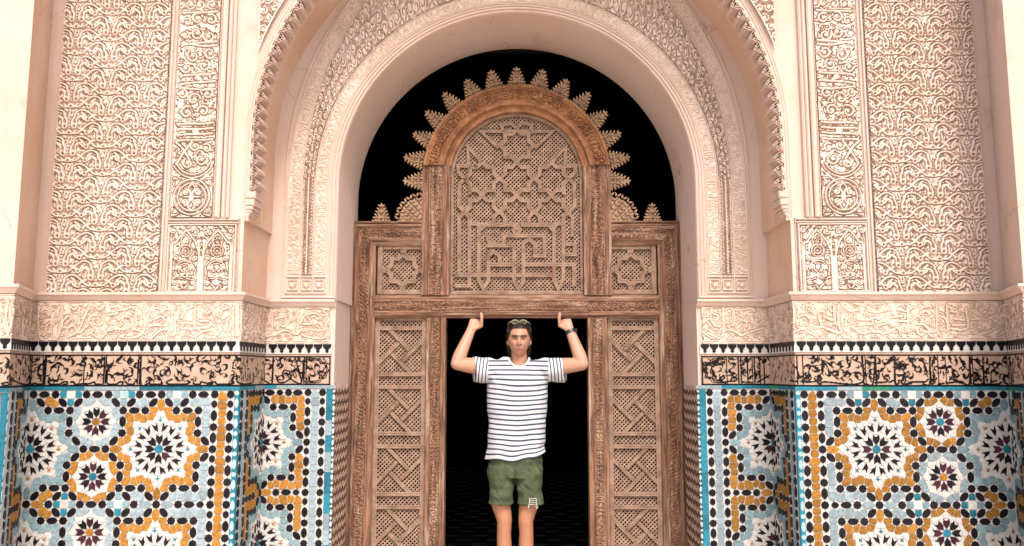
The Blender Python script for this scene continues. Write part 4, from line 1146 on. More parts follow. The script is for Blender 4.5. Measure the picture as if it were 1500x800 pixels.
    u = .055
    while u < UE + .5:
        tx, up, n3, p = basis(u); p = P.xy(u, H0 - .004)
        o = bpy.data.objects.new('merlon_tile', mm_); o.parent = dado; COL.objects.link(o)
        Mx = Matrix(((tx.x, 0, n3.x, p[0] - ow[0]), (tx.y, 0, n3.y, p[1] - ow[1]), (0, 1, 0, Z_FR0 - .001 - ow[2]), (0, 0, 0, 1)))
        o.matrix_local = Mx; u += .0545
    # script band: black glaze cut away to the terracotta ground
    c = Cv(.030, U_END, 0, 1, .0026); ny = int((Z_SC1 - Z_SC0) / .0026); c.y = np.linspace(Z_SC0, Z_SC1, ny); c.ny = ny; c.H = np.zeros((ny, c.nx))
    rs = np.random.default_rng(21 + side)
    for (ox, oy), verts, letters, blobs in SCRIPT[side]:
        for vx in verts:
            a = P.px(ox + vx / SC, oy + 488 / SC); b = P.px(ox + vx / SC, oy + 715 / SC)
            if a and b: c.stroke([(a[0], Z_SC1 - .006), (a[0], Z_SC0 + .010)], .0026, sm=False)
        for st in parse(letters):
            q = [P.px(ox + x / SC, oy + y / SC) for x, y in st]
            if None in q: continue
            q = [(a, min(max(b, Z_SC0 + .012), Z_SC1 - .012)) for a, b in q]
            c.stroke(q, .0052, 1, edge=.002); c.disc(q[0][0], q[0][1], .0068)
        for b in blobs.split():
            x, y = [float(t) for t in b.split(',')]; q = P.px(ox + x / SC, oy + y / SC)
            if q:
                a = rs.uniform(0, 6.28); sgn = rs.choice([-1, 1])
                c.leaf(q[0], q[1], a, .038, .0095, 1, sgn * 1.3); c.disc(q[0], q[1], .0092); c.leaf(q[0], q[1], a + 2.4, .036, .0048, 1, -sgn * 1.3)
                if rs.random() < .5: c.disc(q[0] + .002, q[1], .003, 0, .001, cut=True)
    for _ in range(300):
        u, z = rs.uniform(.04, U_END), rs.uniform(Z_SC0 + .03, Z_SC1 - .012); a = rs.uniform(0, 6.28); c.leaf(u, z, a, .020, .0048, 1, rs.choice([-1.2, 1.2])); c.leaf(u, z, a + 2.2, .03, .0026, 1, rs.uniform(-1, 1))
    c.stroke([(.034, Z_SC1 - .004), (U_END, Z_SC1 - .004)], .0024, sm=False); c.stroke([(.034, Z_SC0 + .004), (U_END, Z_SC0 + .004)], .0024, sm=False); c.stroke([(.036, Z_SC0), (.036, Z_SC1)], .0035, sm=False)
    # the cusped end frame at the jamb
    for off in (0, .010):
        zc = (Z_SC0 + Z_SC1) / 2; q = [(.046 + off + .13, Z_SC1 - .012 - off * .8), (.10 + off, Z_SC1 - .018 - off * .8), (.085 + off, Z_SC1 - .035 - off * .5), (.060 + off, Z_SC1 - .045 - off * .3), (.052 + off, zc + .014), (.044 + off, zc)]
        q = q + [(a, 2 * zc - b) for a, b in q[::-1][1:]]; c.stroke(q, .0024)
    ua, ub = c.x[0], c.x[-1]
    def mp(U, V, h):
        X, Y = P.arr(ua + (ub - ua) * U, h); return X, Y, Z_SC0 + (Z_SC1 - Z_SC0) * V
    relief('script_band', np.clip(c.H, 0, 1), mp, .004, [M['terracotta'], M['t_black']], dado, lo=H0 - .004, thr=.45)
    strip('band_ground', .028, UE + 2, Z_SC0 - .001, Z_SC1 + .012, H0 - .008, M['terracotta'])
    # ---- jamb reveal: narrow slanting bricks and plaster quoin
    m = MB(); xj = P.p[1][0]; y0, y1 = YA + .012, YD - .03
    for j in range(int((Z_TI) / .03)):
        z = .02 + j * .03
        for k in range(5):
            ya = y0 + (y1 - y0) * k / 5; yb = ya + (y1 - y0) / 5 - .008
            sk = .024
            a = xj - side * .004
            v = [(xj, ya, z), (xj, yb, z + sk), (xj, yb, z + sk + .020), (xj, ya, z + .020)]
            v2 = [(a, p[1], p[2]) for p in v]
            m.add(v + v2, [[0, 1, 2, 3], [4, 5, 6, 7], [0, 1, 5, 4], [1, 2, 6, 5], [2, 3, 7, 6], [3, 0, 4, 7]], j % 2)
    stuff(m.build('reveal_tile', [M['terracotta'], M['t_brown']], dado))
    return len(res)
SCRIPT = {}
SCRIPT[-1] = [((0, 430), (228, 240, 340, 350, 650, 800, 820), '''0,700 40,695 60,715 50,735 0,735;80,640 95,700 110,725 150,725 155,680 165,725 205,725 215,640;235,725 260,700 270,725 300,725 320,700 325,520;370,660 360,690 380,720 410,735 450,720 480,690 510,690 505,715 480,720;
540,690 560,690 570,715 610,720 640,700;650,725 690,700 720,690 730,720 760,725 790,700 805,500;830,560 820,690 850,725 890,715 920,690 945,690 940,720''',
 '45,540 95,570 130,580 165,610 100,660 150,670 185,520 290,570 270,520 290,640 370,530 400,570 460,555 490,510 510,590 560,530 630,530 620,560 590,630 430,680 370,680 700,580 750,570 720,530 690,640 850,570 900,530 860,650 910,630 770,530'),
 ((170, 430), (165, 180), '''60,690 80,725 120,715 130,690;150,690 165,500;180,500 180,715 220,715 250,690 240,670 220,690;250,715 300,715 345,715 340,690;420,670 380,690 400,720 470,715 530,715 565,690 540,680;590,700 600,725 640,715 650,690 700,700 740,690 735,715 700,710;
760,690 780,715 850,710 905,700 900,680''',
 '80,530 110,520 130,570 15,630 65,640 20,500 110,610 230,590 290,600 290,525 360,510 370,620 340,640 400,600 450,520 490,530 460,660 520,640 540,530 580,565 620,520 650,595 690,530 780,545 800,600 730,650 790,500 870,500 900,660 850,560 320,660 260,670 930,510'),
 ((340, 430), (310, 555, 570), '''20,660 50,700 110,705 150,690 160,640;200,700 230,670 260,690 300,700 310,500;330,640 350,690 400,690 450,650 410,620 430,650 480,690 530,690 545,520;480,500 530,680''',
 '40,510 110,530 40,580 90,625 110,660 260,520 290,560 240,640 380,560 360,520 440,520 470,600 510,510 640,560 600,590 680,610 630,640 590,660 590,520 380,640')]
SCRIPT[1] = [((1000, 430), (355, 445, 465, 515, 555, 570, 610, 645), '''300,680 330,640 340,660 310,685 380,685 400,660 430,650 430,680 380,685;480,690 555,695;600,690 690,640''',
 '210,550 270,530 300,550 260,560 300,500 205,620 250,620 270,650 180,590 400,510 420,550 380,600 410,620 490,540 485,610 540,660 590,630 660,520 610,510'),
 ((1160, 430), (50, 95, 565, 585, 665, 817), '''0,680 50,685 60,620;100,690 150,680 140,650;130,690 200,685 190,660;220,640 215,690 240,710 270,690 560,695 560,490;400,660 420,680;585,720 600,715 650,700 665,500;670,695 750,690 760,670 740,665;780,690 800,680;
820,500 820,690 850,700 850,680;880,640 900,620 890,670 870,690 890,715 950,700''',
 '180,500 200,515 145,560 200,580 215,600 155,640 255,600 260,530 275,550 320,510 325,540 385,540 400,570 450,520 465,550 515,520 370,610 305,640 240,660 430,640 470,630 520,620 525,650 310,620 20,560 15,620 75,650 625,550 635,500 625,600 630,660 700,540 740,550 780,520 720,590 765,640 690,640 860,550 900,580 940,520 850,640 840,570'),
 ((1320, 430), (240, 300, 360, 548, 568, 655, 865), '''40,640 20,690 50,715 100,690 200,690 225,670;60,650 40,660;190,715 240,700 240,500;260,680 280,690 260,715;310,720 350,700;370,690 380,700 440,690 500,700 550,700 550,500;450,680 500,690;590,715 640,710 660,690 655,500;
660,710 720,710 780,730 800,690;680,650 690,690;720,690 760,680;820,640 820,690 850,710;865,520 870,700 950,710''',
 '10,560 45,580 90,510 110,560 165,520 200,570 165,610 90,660 265,540 270,640 335,580 400,570 400,510 445,520 490,530 510,560 430,600 430,650 520,660 600,520 620,540 600,620 690,590 685,540 740,540 740,600 770,620 830,540 825,640 900,560 890,630 940,600 905,680 785,550 835,500 600,680')]
for s in (-1, 1): build_dado(s)
# ================================================================ WOODEN PORTAL
portal = thing('wooden_door_screen', 'tall carved wooden door screen with latticed panels and a round-headed grille crowned by leaf points', 'door', (0, 0, 0))
ZT, ZR1, ZM1, ZM0 = 2.46, 2.298, 1.965, 1.816
XW, XO1, XI1, XI0 = 1.092, .938, .592, .467
ZAC, RA0, RA1 = 2.765, .445, .630
def prof_h(v, pr):
    return np.interp(v, [p[0] for p in pr], [p[1] for p in pr])
P_OUT = [(0, .020), (.06, .024), (.08, .012), (.11, .012), (.14, .030), (.20, .033), (.24, .026), (.26, .030), (.74, .030), (.76, .024), (.80, .024), (.83, .012), (.90, .010), (1, .004)]
P_RAIL = [(0, .006), (.06, .010), (.10, .022), (.16, .025), (.19, .019), (.22, .025), (.78, .025), (.81, .019), (.84, .025), (.90, .022), (.94, .010), (1, .006)]
P_POST = [(0, .016), (.10, .018), (.13, .010), (.20, .008), (.24, .020), (.30, .018), (.70, .018), (.76, .020), (.80, .008), (.87, .010), (.90, .018), (1, .016)]
def beam(name, mapf, L, W, pr, mt, seed, carve=.0085, skirt=.10, c0=.28, c1=.72, kind='script', extra=0., parent=None, crack=True):
    """L along, W across; carved middle band"""
    res = .0045; nx = int(L / res) + 1; ny = int(W / res) + 1
    rng = np.random.default_rng(seed); U, V = np.meshgrid(np.linspace(0, 1, nx), np.linspace(0, 1, ny))
    H = prof_h(V, pr) + extra
    if carve:
        c = Cv(0, L, 0, W, res); c.H = np.zeros_like(H); c.x = np.linspace(0, L, nx); c.y = np.linspace(0, W, ny)
        b0, b1 = W * c0, W * c1; s = Cv(0, L, b0, b1, res)
        if kind == 'script': fill_letters(s, rng, .0042, .034)
        fill_scrolls(s, (b1 - b0) * (.95 if b1 - b0 < .08 else .5), .0044, rng)
        j0 = np.searchsorted(c.y, b0); n = min(s.H.shape[0], ny - j0); nn = min(s.H.shape[1], nx)
        c.H[j0:j0 + n, :nn] = s.H[:n, :nn]; inside = (V > c0) & (V < c1)
        H = H + np.where(inside, (c.H - 1) * carve, 0)
    # long cracks and worn patches
    if crack:
        H = H - .006 * np.clip(vnoise(U * L * 2.2 + seed, V * W * 150) - .9, 0, 1.2) - .0012 * vnoise(U * L * 5 + seed, V * W * 220) - .0012 * vnoise(U * L * 14 + seed, V * W * 14)
    return relief(name, H, mapf, 1., mt, parent or portal, skirt=skirt)
def hmap(x0, x1, z0, z1, Y=0.): return lambda U, V, h: (x0 + (x1 - x0) * U, Y - h + 0 * U, z0 + (z1 - z0) * V)
def vmap(x0, x1, z0, z1, Y=0.): return lambda U, V, h: (x0 + (x1 - x0) * V, Y - h + 0 * U, z0 + (z1 - z0) * U)
for s in (-1, 1):
    Wp = XW - XO1; Wr = ZT - ZR1
    beam('outer_post', lambda U, V, h, s=s: (s * (XW - Wp * V), -h + 0 * U, 0 + (ZT - Wr * V) * U), 2.46, Wp, P_OUT, M['wood_v'], 100 + s)
    beam('top_rail', lambda U, V, h, s=s: (s * ((XW - Wp * V) * (1 - U) + (RA1 + .0) * U), -h + 0 * U, ZT - Wr * V + 0 * U), .46, Wr, P_OUT, M['wood_h'], 110 + s)
    beam('inner_post', vmap(s * XI0, s * XI1, 0, ZM0 + .0), 1.82, XI1 - XI0, P_POST, M['wood_v'], 120 + s)
    beam('panel_post', vmap(s * RA0, s * RA1, ZM1, 2.838), .87, RA1 - RA0, P_POST, M['wood_v'], 130 + s, extra=.012)
    beam('mid_rail', hmap(s * XO1, s * XI0, ZM0, ZM1, .002), .47, ZM1 - ZM0, P_RAIL, M['wood_h'], 140 + s)
beam('lintel', hmap(-XI0, XI0, ZM0, ZM1, -.004), .934, ZM1 - ZM0, P_RAIL, M['wood_h'], 150, carve=.006)
# arch ring
a0 = math.asin((2.838 - ZAC) / RA1)
def ringmap(U, V, h):
    a = a0 * .9 + (PI - 1.8 * a0) * U; r = RA0 + (RA1 - RA0) * V; return r * np.cos(a), -h + 0 * a, ZAC + r * np.sin(a)
def ringmap2(U, V, h):
    a = PI * U; r = RA0 + (RA1 - RA0) * V; z = ZAC + r * np.sin(a); x = r * np.cos(a)
    lowz = 2.838; return x, -h + 0 * a, np.maximum(z, lowz + .0)
beam('arch_ring', ringmap2, 1.75, RA1 - RA0, [(0, .006), (.10, .010), (.14, .000), (.20, .000), (.26, .026), (.34, .030), (.38, .024), (.42, .032), (.84, .034), (.88, .026), (.92, .036), (1, .034)], M['wood_arch'], 160, c0=.44, c1=.82, extra=.012, carve=.012)

# lattice of crossed laths
LP, LW = .0191, .0080
def lattice(inside, bb, y, parent, name='lattice'):
    m = MB(); x0, x1, z0, z1 = bb; cx, cz = (x0 + x1) / 2, (z0 + z1) / 2; Rr = math.hypot(x1 - x0, z1 - z0) / 2 + .02
    for d, yy in ((1, y), (-1, y + .0045)):
        ux, uz = math.sqrt(.5), d * math.sqrt(.5); nx, nz = -uz, ux
        k = -int(Rr / LP) - 1
        while k * LP < Rr:
            ox, oz = cx + nx * k * LP, cz + nz * k * LP
            t = np.linspace(-Rr, Rr, 240); q = inside(ox + ux * t, oz + uz * t)
            if q.any():
                i = np.nonzero(q)[0]; ta, tb = t[i[0]] - .004, t[i[-1]] + .004; w = LW / 2
                a = (ox + ux * ta, oz + uz * ta); b = (ox + ux * tb, oz + uz * tb)
                v = []
                for px_, pz_ in (a, b):
                    v += [(px_ - nx * w, yy + .011, pz_ - nz * w), (px_ - nx * w, yy, pz_ - nz * w), (px_ + nx * w, yy, pz_ + nz * w), (px_ + nx * w, yy + .011, pz_ + nz * w)]
                m.add(v, [[0, 1, 5, 4], [1, 2, 6, 5], [2, 3, 7, 6], [3, 0, 4, 7]])
            k += 1
    return stuff(m.build(name, M['wood_lattice'], parent))
def rect_in(x0, x1, z0, z1): return lambda X, Z: (X > x0) & (X < x1) & (Z > z0) & (Z < z1)
def strap(pts, y, parent, w=.030, h=.011, closed=False, name='strap'):
    """flat interlace strap with a sunk middle, along a polyline in (x, z)"""
    P_ = [np.array(p, float) for p in pts]; n = len(P_)
    prof = [(-.5, 0), (-.5, h * .75), (-.40, h), (-.16, h), (-.10, h * .80), (.10, h * .80), (.16, h), (.40, h), (.5, h * .75), (.5, 0)]
    rows = []
    for i in range(n):
        if closed: a, b, c = P_[i - 1], P_[i], P_[(i + 1) % n]
        else: a, b, c = P_[max(i - 1, 0)], P_[i], P_[min(i + 1, n - 1)]
        d1 = b - a; d2 = c - b
        if np.linalg.norm(d1) < 1e-9: d1 = d2
        if np.linalg.norm(d2) < 1e-9: d2 = d1
        d1 /= np.linalg.norm(d1); d2 /= np.linalg.norm(d2); n1 = np.array([-d1[1], d1[0]]); n2 = np.array([-d2[1], d2[0]]); mm = n1 + n2
        L = np.linalg.norm(mm); mm = n1 if L < .2 else mm / L * min(1 / max((mm / L) @ n1, .45), 2)
        rows.append([(b[0] + mm[0] * w * k, y - hh, b[1] + mm[1] * w * k) for k, hh in prof])
    k = len(prof); v = [p for r in rows for p in r]; f = []
    for i in range(n if closed else n - 1):
        j = (i + 1) % n
        f += [[i * k + q, i * k + q + 1, j * k + q + 1, j * k + q] for q in range(k - 1)]
    if not closed: f += [list(range(k)), list(range((n - 1) * k, n * k))[::-1]]
    m = MB(); m.add(v, f); return m.build(name, M['wood_light'], parent)
yL = .030                                   # lattice plane, behind the frame faces
def khatam(cx, cz, r): return [(cx + (r if i % 2 == 0 else r * .765) * math.cos(PI * i / 8), cz + (r if i % 2 == 0 else r * .765) * math.sin(PI * i / 8)) for i in range(16)]

# tall side panels
for s in (-1, 1):
    pan = mesh('side_panel', [(s * XI1, .02, 0), (s * .626, .02, 0), (s * .626, .02, ZM0), (s * XI1, .02, ZM0), (s * .906, .02, 0), (s * XO1, .02, 0), (s * XO1, .02, ZM0), (s * .906, .02, ZM0),
                              (s * .626, .035, 0), (s * .626, .035, ZM0), (s * .906, .035, 0), (s * .906, .035, ZM0)],
               [[0, 1, 2, 3], [4, 5, 6, 7], [1, 8, 9, 2], [4, 10, 11, 7]], M['wood_light'], portal)
    xa, xb = sorted((s * .622, s * .910))
    lattice(rect_in(xa, xb, .12, WP(0, 469.5, 0)[1]), (xa, xb, .12, 1.80), yL, pan)
    zt = WP(0, 469.8, .03)[1]
    # upright edge straps
    for x in (.614, .918): strap([(s * x, .1), (s * x, zt + .02)], .022, pan, .028, .008)
    strap([(s * .60, zt + .010), (s * .932, zt + .010)], .0205, pan, .024, .008)
    z = WP(0, 481.5, .03)[1]; cx = s * .766; per = .3835; hm = .270
    k = 0
    while z > .12:
        strap([(s * .615, z), (s * .917, z)], .023, pan, .026, .011)
        zc = z - .026 / 2 - hm / 2 - .006
        if zc - hm / 2 > .05:
            d = .070; e = hm / 2 + .012
            for (p, q) in (((d - .012, .012), (-(e - d), e)), ((.012, -(d - .012)), (e, e - d)), ((-(d - .012), -.012), (e - d, -e)), ((-.012, d - .012), (-e, -(e - d)))):
                strap([(cx + s * -p[0] if s > 0 else cx + p[0], zc + p[1]), (cx + s * -q[0] if s > 0 else cx + q[0], zc + q[1])], .0245, pan, .024, .009)
            strap([(s * .615, zc - hm / 2 - .013), (s * .917, zc - hm / 2 - .013)], .023, pan, .026, .011)
        z -= per
    # small square panel above
    cz = (ZR1 + ZM1) / 2 + .004; cx = s * .759; hw = .135
    sp = MB()
    for (a, b, c_, d_) in ((-.170, -hw, -.168, .168), (hw, .170, -.168, .168), (-hw, hw, -.168, -hw), (-hw, hw, hw, .168)): sp.box(cx + a, cx + b, .006, .03, cz + c_, cz + d_, bev=.006)
    spo = sp.build('square_panel', M['wood_light'], portal)
    lattice(rect_in(cx - hw - .002, cx + hw + .002, cz - hw - .002, cz + hw + .002), (cx - hw, cx + hw, cz - hw, cz + hw), yL - .005, spo)
    strap(khatam(cx, cz, .108), .018, spo, .028, .011, closed=True)
    for a in range(4):
        t = a * PI / 2; strap([(cx + .105 * math.cos(t), cz + .105 * math.sin(t)), (cx + .137 * math.cos(t), cz + .137 * math.sin(t))], .017, spo, .040, .010)
    for (a, b) in ((-1, 0), (1, 0)): strap([(cx + a * .148, cz - .16), (cx + a * .148, cz + .16)], .010, spo, .016, .007)

# round-headed central grille
gr = MB()
gr.box(-RA0, RA0, .012, .035, ZM1, ZM1 + .030, bev=.006)
for s in (-1, 1): gr.box(s * RA0, s * (RA0 - .022), .010, .035, ZM1 + .030, ZAC, bev=.005)
sweepc = []
for r, yy in ((RA0 + .004, .010), (RA0 - .018, .010), (RA0 - .022, .016), (RA0 - .022, .035)):
    sweepc.append([(r * math.cos(PI * i / 60), yy, ZAC + r * math.sin(PI * i / 60)) for i in range(61)])
sweep(gr, sweepc)
grille = gr.build('arched_grille', M['wood_light'], portal)
lattice(lambda X, Z: (np.abs(X) < RA0 - .018) & (Z > ZM1 + .02) & ((Z < ZAC) | (np.hypot(X, Z - ZAC) < RA0 - .018)), (-RA0, RA0, ZM1, ZAC + RA0), yL, grille)
def GP(px, py): return WP(px, py, .02)
def gs(pts, **k): strap([GP(*p) for p in pts], .0235 + k.pop('dy', 0), grille, **k)
for i, (x, y) in enumerate(((706, 262), (757, 262), (808, 262), (706, 311), (757, 311), (808, 311), (757, 213.5))):
    c = GP(x, y); strap(khatam(c[0], c[1], .1125), .0235 + (i % 2) * .0007, grille, .027, .011, closed=True)
mir = lambda pts: [(1514 - x, y) for x, y in pts]
for pts in ([(731, 217), (705, 193), (751, 193)], [(737, 194), (735, 183), (749, 181), (757, 188)], [(706, 238), (685, 216), (687, 244)], [(700, 245), (671, 243), (672, 254), (681, 262), (688, 254), (688, 246)],
            [(681, 262), (673, 270), (672, 302), (681, 311)], [(681, 262), (688, 270), (688, 285)], [(681, 311), (688, 303), (688, 290)]):
    gs(pts, w=.025); gs(mir(pts), w=.025, dy=.0005)
low = [[(681, 311), (672.5, 319), (672.5, 403)], [(681, 311), (687.5, 319), (687.5, 419), (666, 419)], [(667, 403.5), (812, 403.5)], [(701.3, 413), (701.3, 330), (757, 330)], [(757, 330), (811.6, 330), (811.6, 413)],
       [(701.3, 410), (708, 424), (715.5, 410), (715.5, 376), (722.5, 368.5), (731, 375), (733, 388)], [(716, 388), (753, 388)], [(712, 360), (753, 360), (753, 412), (760, 424.5), (766.5, 412), (766.5, 357), (775.5, 350), (784, 359), (783.5, 375), (797.5, 375), (797.5, 345.5), (757, 345.5)],
       [(757, 345.5), (739, 345.5), (738, 361)], [(713, 345), (717, 356), (729, 358)], [(769, 388), (840.5, 388), (840.5, 420)], [(811.6, 409), (818, 424.5), (825, 409), (825, 316), (832, 311)], [(832, 311), (838.5, 318), (838.5, 347)], [(828, 358), (842, 358), (842, 373), (827, 373)],
       [(757, 330), (752, 337), (757, 345.5), (762, 337), (757, 330)]]
for i, p in enumerate(low): gs(p, w=.026, dy=(i % 4) * .0006)

# ---------------------------------------------------------------- leaf points crowning the arch
def lobe(m, x, z, a, L, w, y0, y1, sgn=1):
    """a pointed leaf with a raised midrib"""
    c, sn = math.cos(a), math.sin(a); tr = lambda u, v_: (x + u * c - v_ * sn, z + u * sn + v_ * c)
    out = [(-.5 * L, 0), (-.15 * L, -.5 * w), (.20 * L, -.40 * w), (.5 * L, 0), (.20 * L, .40 * w), (-.15 * L, .5 * w)]
    n = 6; v = [(tr(*p)[0], y1, tr(*p)[1]) for p in out] + [(tr(*p)[0], y0 + .004, tr(*p)[1]) for p in out] + [(tr(-.2 * L, 0)[0], y0, tr(-.2 * L, 0)[1]), (tr(.2 * L, 0)[0], y0 + .001, tr(.2 * L, 0)[1])]
    f = [[i, (i + 1) % n, n + (i + 1) % n, n + i] for i in range(n)]
    o = n
    f += [[o + 0, o + 1, 12], [o + 1, o + 2, 13, 12], [o + 2, o + 3, 13], [o + 3, o + 4, 13], [o + 4, o + 5, 12, 13], [o + 5, o + 0, 12]]
    m.add(v, f)
def finial_mesh(h=.132, wb=.114, teeth=6):
    m = MB()
    wd = lambda t: wb / 2 * (1 - t) ** .7 + .003
    core = [(-wd(0) * .8, 0), (wd(0) * .8, 0), (wd(.3) * .72, h * .3), (wd(.6) * .66, h * .6), (.004, h * .90), (-.004, h * .90), (-wd(.6) * .66, h * .6), (-wd(.3) * .72, h * .3)]
    m.prism(core, -.012, .010)
    for i in range(teeth):
        t = i / teeth; z = h * (t + .06); w0 = wd(t + .05)
        k = 3 if i < 2 else 2 if i < 4 else 1
        for s in (-1, 1):
            for j in range(k):
                fr = (j + 1) / k; x = s * w0 * (fr - .12 / k); a = PI / 2 - s * (.25 + .75 * fr)
                lobe(m, x, z + .004 * (1 - fr), a, .029, .0125, -.028 - .002 * (k - j), .006)
    lobe(m, 0, h * .94, PI / 2, .030, .015, -.030, .006); lobe(m, 0, h * .55, PI / 2, .026, .010, -.031, 0); lobe(m, 0, h * .25, PI / 2, .026, .010, -.031, 0)
    return m
fm = finial_mesh(); f0 = fm.build('leaf_point', M['finial']); COL.objects.unlink(f0)
def put_finial(x, z, a, sx=1., sz=1.):
    o = bpy.data.objects.new('leaf_point', f0.data); o.parent = portal; COL.objects.link(o)
    o.matrix_local = Matrix.Translation((x, .004, z)) @ Matrix.Rotation(-(a - PI / 2), 4, 'Y') @ Matrix.Diagonal((sx, 1, sz, 1))
for k, deg in enumerate((90, 103.5, 117, 130.5, 144, 157)):
    for s in ((1,) if deg == 90 else (-1, 1)):
        a = R(deg) if s < 0 else PI - R(deg); put_finial((RA1 - .004) * math.cos(a), ZAC + (RA1 - .004) * math.sin(a), a, random.uniform(.95, 1.04), random.uniform(.96, 1.04))
for s in (-1, 1):
    for z, dg in ((2.885, 170), (2.745, 180)):
        a = R(dg) if s < 0 else PI - R(dg); put_finial(s * (RA1 - .002), z - .01, a)
    put_finial(s * .905, ZT - .004, PI / 2, .92, .92)
    # spreading half palmette in the angle
    m = MB(); n = 10; pts = [(RA1, ZT - .004), (RA1 + .178, ZT - .004)]
    for i in range(n):
        t = i / n * PI / 2; t2 = (i + .6) / n * PI / 2; r = .150
        f_ = lambda t, r: (RA1 + r * math.cos(t) ** .9, ZT + .012 + r * .95 * math.sin(t))
        pts.append(f_(t, r)); pts.append(f_(t2, r + .004)); pts.append(f_(t2 + .02, r - .012))
    pts.append((RA1, ZT + .012 + .170)); pts = [(s * x, z) for x, z in pts]
    m2 = MB(); nn = len(pts); cxy = (s * (RA1 + .06), ZT + .06)
    v = [(x, .004, z) for x, z in pts] + [(x, -.018, z) for x, z in pts] + [(cxy[0], -.018, cxy[1])]
    f = [[i, (i + 1) % nn, nn + (i + 1) % nn, nn + i] for i in range(nn)] + [[2 * nn, nn + i, nn + (i + 1) % nn] for i in range(nn)]
    if s < 0: f = [q[::-1] for q in f]
    m2.add(v, f)
    for ring_ in range(6):
        r = .022 + ring_ * .030
        for j in range(2 + ring_ * 2):
            t = (j + .5) / (2 + ring_ * 2) * PI / 2; x = RA1 + r * math.cos(t); z = ZT + .010 + r * math.sin(t)
            a = t + (.5 if (j + ring_) % 2 else -.5); lobe(m2, s * x, z, a if s > 0 else PI - a, .032, .0125, -.034, -.01)
    m2.build('half_palmette', M['finial'], portal)
bpy.data.objects.remove(f0)
# threshold
m = MB(); m.box(-XI0, XI0, -.02, .12, -.002, .035, bev=.01); m.build('threshold', M['wood_h'], portal)
# ================================================================ THE MAN IN THE DOORWAY
def bmat(name, rough, build):
    m = bpy.data.materials.new(name); m.use_nodes = True; n = m.node_tree.nodes; L = m.node_tree.links; b = n['Principled BSDF']; b.inputs['Roughness'].default_value = rough; build(n, L, b); return m
def _skin(n, L, b):
    a = n.new('ShaderNodeAttribute'); a.attribute_name = 'tint'
    t = n.new('ShaderNodeTexNoise'); t.inputs['Scale'].default_value = 30
    g = n.new('ShaderNodeNewGeometry'); L.new(g.outputs['Position'], t.inputs['Vector'])
    mx = n.new('ShaderNodeMix'); mx.data_type = 'RGBA'; mx.inputs['B'].default_value = (.42, .17, .09, 1); L.new(a.outputs['Color'], mx.inputs['A'])
    k = n.new('ShaderNodeMath'); k.operation = 'MULTIPLY'; k.inputs[1].default_value = .25; L.new(t.outputs[0], k.inputs[0]); L.new(k.outputs[0], mx.inputs['Factor'])
    L.new(mx.outputs['Result'], b.inputs['Base Color']); b.inputs['Subsurface Weight'].default_value = .12; b.inputs['Subsurface Radius'].default_value = (.012, .004, .002); b.inputs['Specular IOR Level'].default_value = .35
M['skin'] = bmat('skin', .5, _skin)
def _shirt(n, L, b):
    a = n.new('ShaderNodeAttribute'); a.attribute_name = 'stripe'
    f = n.new('ShaderNodeMath'); f.operation = 'FRACT'; L.new(a.outputs['Fac'], f.inputs[0])
    c = n.new('ShaderNodeMath'); c.operation = 'LESS_THAN'; c.inputs[1].default_value = .34; L.new(f.outputs[0], c.inputs[0])
    mx = n.new('ShaderNodeMix'); mx.data_type = 'RGBA'; mx.inputs['A'].default_value = (.47, .47, .485, 1); mx.inputs['B'].default_value = (.03, .036, .065, 1)
    L.new(c.outputs[0], mx.inputs['Factor']); L.new(mx.outputs['Result'], b.inputs['Base Color'])
    t = n.new('ShaderNodeTexNoise'); t.inputs['Scale'].default_value = 180; bp = n.new('ShaderNodeBump'); bp.inputs['Strength'].default_value = .2; bp.inputs['Distance'].default_value = .002; L.new(t.outputs[0], bp.inputs['Height']); L.new(bp.outputs[0], b.inputs['Normal'])
M['shirt'] = bmat('striped_jersey', .9, _shirt)
M['cotton'] = mat('white_cotton', (.48, .48, .49), .9, .03, 20)
M['navy'] = mat('navy_thread', (.10, .11, .16), .9, .05, 20)
M['shorts'] = mat('faded_green_cotton', (.062, .078, .040), .95, .06, 22, .1, .5, 90, None, (.05, .07, .04), ((.10, .105, .06), 9, .52))
M['thread'] = mat('pale_threads', (.55, .55, .48), .9, .05, 50)
M['hair'] = mat('dark_wet_hair', (.012, .007, .005), .55, .3, 90, .25, .8, 160, (1, 1, .25))
M['black_rubber'] = mat('black_plastic', (.012, .012, .013), .4, .1, 20, .5)
M['lens'] = mat('grey_lens', (.10, .11, .09), .15, .1, 20, .7)
M['metal_rim'] = mat('brass_rim', (.35, .30, .20), .3, .1, 20, .7)

